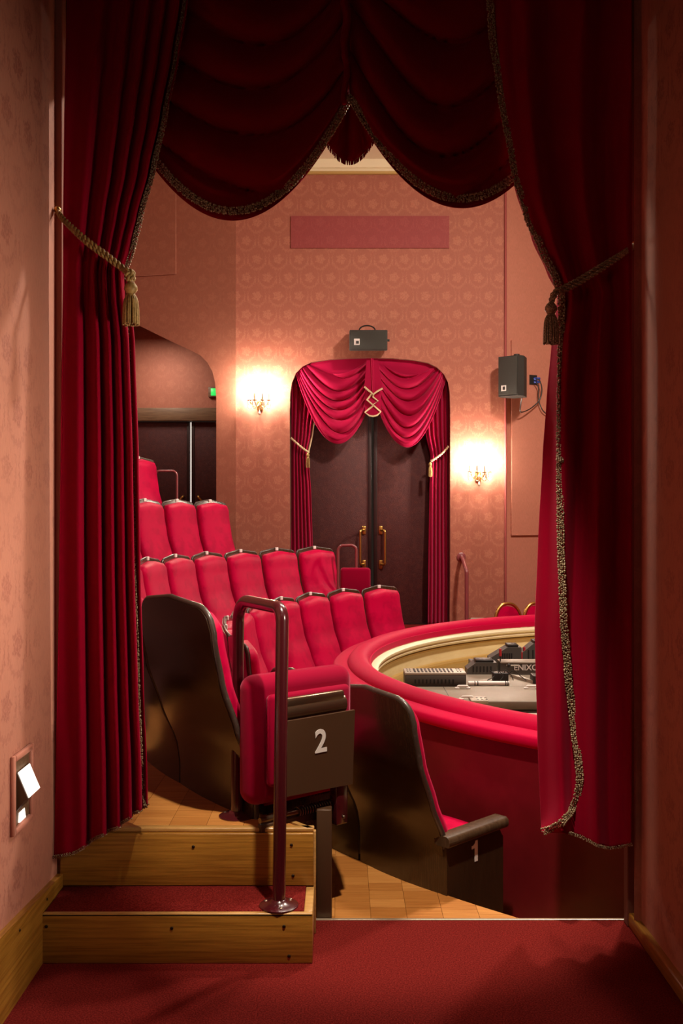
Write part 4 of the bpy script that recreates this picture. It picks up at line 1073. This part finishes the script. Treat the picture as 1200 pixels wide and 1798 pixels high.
def spotlamp(label, px0, px1, d, zt, text=None, knob=None, slope=.06, zb=None):
    a, b = at(px0, 1150, d).x, at(px1, 1150, d).x
    zb_ = zb if zb is not None else ZK - .003
    t = eq('stage_light', label, 'stage light', ((a + b) / 2, d, zb_))
    body = MB().prism([(a, d, zb_), (b, d, zb_), (b, d, zt), (a + slope, d, zt), (a, d, zb_ + (zt - zb_) * .45)], (0, .14, 0))
    bo = part(t, 'housing', body, MAT['grey_dark'])
    if not text:
        n = 6
        for k in range(n):
            xx = a + slope * .5 + (b - a - slope) * (k + .3) / n
            part(t, 'vent_slot', MB().box((xx, d - .002, zb_ + (zt - zb_) * .22), (xx + .010, d + .002, zb_ + (zt - zb_) * .7)), MAT['black'])
        part(t, 'top_fins', MB().rbox((a + slope, d + .01, zt), (b - .02, d + .13, zt + .018), .003, 1), MAT['black'], True)
    else:
        place_text(bo, 'lettering', text[0], text[1], at(text[2], text[3], d - .002), (1, 0, 0), (0, 0, 1), MAT['white'], .0008, 'white lettering', .001)
        part(t, 'lever', MB().tube([at(text[2] - 40, text[3] - 4, d - .015), at(text[2] - 18, text[3] - 4, d - .015)], .006, 6), MAT['grey_light'], True)
        part(t, 'lever_knob', MB().bead(at(text[2] - 36, text[3] - 4, d - .02), .014, .01, .014, 8), MAT['black'], True)
        part(t, 'top_edge', MB().rbox((a, d - .004, zt - .006), (b, d + .14, zt + .006), .003, 1), MAT['grey'], True)
    if knob:
        p = at(knob[0], knob[1], d + .02)
        part(t, 'red_knob', MB().tube([p, p + Vector((0, 0, .05))], .009, 8), MAT['red_knob'], True, label='red knob')
        part(t, 'knob_stem', MB().tube([Vector((p.x, p.y, zb_ + .02)), p], .004, 6), MAT['black'], True)
    return t
spotlamp('dark grey stage light with vent slots beside the lettered one', 821, 873, 6.82, .497)
spotlamp('dark grey stage light lettered in white', 879, 985, 6.80, .50, ('ENIXOO', .055, 930, 1172.5), (879, 1152), 0)
spotlamp('dark wedge-shaped stage light behind the lettered one', 861, 916, 7.25, .545, None, (916, 1157), .13, .40)
spotlamp('dark stage light farthest back in the pit, cut off by the curtain', 912, 985, 7.35, .56, None, (921, 1148), .11, .40)
kb = eq('equipment_shelf', 'low grey box supporting the rear stage lights', 'case', (1.6, 7.4, .02))
part(kb, 'body', MB().rbox((.98, 7.0, .02), (2.4, 7.7, .396), .006, 2), MAT['grey_dark'], True)
# wiring and small parts on the rear case
wr_ = eq('wired_connector', 'black connector box with loose wires on the rear flight case', 'connector', gz(878, 1195, ZK))
p = at(879, 1188, 6.55)
part(wr_, 'box', MB().rbox((p.x - .05, 6.52, ZK - .003), (p.x + .05, 6.60, ZK + .055), .006, 2), MAT['black'], True)
for k in range(4):
    q = p + Vector((-.05 + .035 * k, -.03, 0)); part(wr_, 'wire', MB().tube(smooth_path([q + Vector((0, 0, .03)), q + Vector((-.03 + .02 * k, -.03, .05)), q + Vector((.02 * k, -.05, .02)), q + Vector((.05 * (k - 1), -.06, -.01))], 6), .003, 5), MAT['black'], True)
rod = eq('light_tube', 'pale grey tube lying on the rear flight case by the connector', 'tube', gz(860, 1199, ZK))
a, b = gz(822, 1199, ZK + .012), gz(896, 1201, ZK + .012)
a.y = b.y = 6.385; part(rod, 'tube', MB().tube([a, b], .014, 10), MAT['white'], True)
for f_ in (.15, .22, .9, .95): q = a.lerp(b, f_); part(rod, 'band', MB().tube([q, q + Vector((.006, 0, 0))], .0146, 10), MAT['black'], True)
bk = eq('folded_bracket', 'pale metal yoke bracket lying on the rear flight case', 'bracket', gz(910, 1190, ZK))
a, b = gz(892, 1184, ZK), gz(928, 1197, ZK)
part(bk, 'plate', MB().prism([(a.x, 6.72, ZK - .003), (b.x - .02, 6.66, ZK - .003), (b.x + .02, 6.46, ZK - .003), (a.x + .04, 6.6, ZK - .003)], (0, 0, .02)), MAT['grey_light'])
part(bk, 'clamp', MB().rbox((b.x + .02, 6.44, ZK - .003), (b.x + .06, 6.56, ZK + .05), .005, 2), MAT['black'], True)
fl_ = eq('strip_light', 'pale strip light in front of the large flight case, just above the rail', 'stage light', (1.2, 5.62, .02))
part(fl_, 'housing', MB().rbox((at(860, 1250, 5.6).x, 5.52, .02), (2.2, 5.74, .372), .006, 2), MAT['grey_light'], True)
for k in range(5): part(fl_, 'vent_slot', MB().box((at(872, 1250, 5.6).x + k * .022, 5.57, .371), (at(872, 1250, 5.6).x + .01 + k * .022, 5.68, .374)), MAT['black'])

# ------------------------------------------------------------------ wall lamp niche on the passage wall
nl = thing('niche_lamp', 'small recessed wall lamp with tilted white lens low on the passage wall', 'wall lamp', (WXL, 3.2, .53))
y0, y1 = 3.125, 3.285; zt, zb = .745, .535
X = WXL
for nm, lo, hi in (('frame_side', (X, y0 - .02, zb - .02), (X + .014, y0, zt + .02)), ('frame_side', (X, y1, zb - .02), (X + .014, y1 + .02, zt + .02)),
                   ('frame_rail', (X, y0, zt), (X + .016, y1, zt + .02)), ('frame_rail', (X, y0, zb - .02), (X + .016, y1, zb))):
    part(nl, nm, MB().rbox(lo, hi, .003, 1), MAT['damask_right'], True)
part(nl, 'recess', MB().box((X, y0, zb), (X + .003, y1, zt)), MAT['beam'])
hd = [(X + .004, zt - .04), (X + .010, zt - .04), (X + .044, zt - .120), (X + .032, zt - .128), (X + .004, zb + .045)]
part(nl, 'hood', MB().prism([(x, y0 + .018, z) for x, z in hd], (0, y1 - y0 - .036, 0)), MAT['bronze'])
part(nl, 'lens', MB().prism([(X + .0110, y0 + .022, zt - .039), (X + .0450, y0 + .022, zt - .1195), (X + .0468, y0 + .022, zt - .1185), (X + .0128, y0 + .022, zt - .038)], (0, y1 - y0 - .044, 0)), MAT['lamp_white'], label='glowing white lens')
part(nl, 'lower_glass', MB().prism([(X + .003, y0 + .05, zb + .004), (X + .009, y0 + .05, zb + .004), (X + .005, y0 + .05, zb + .035)], (0, y1 - y0 - .10, 0)), MAT['lamp_white'], label='lit glass below the hood')
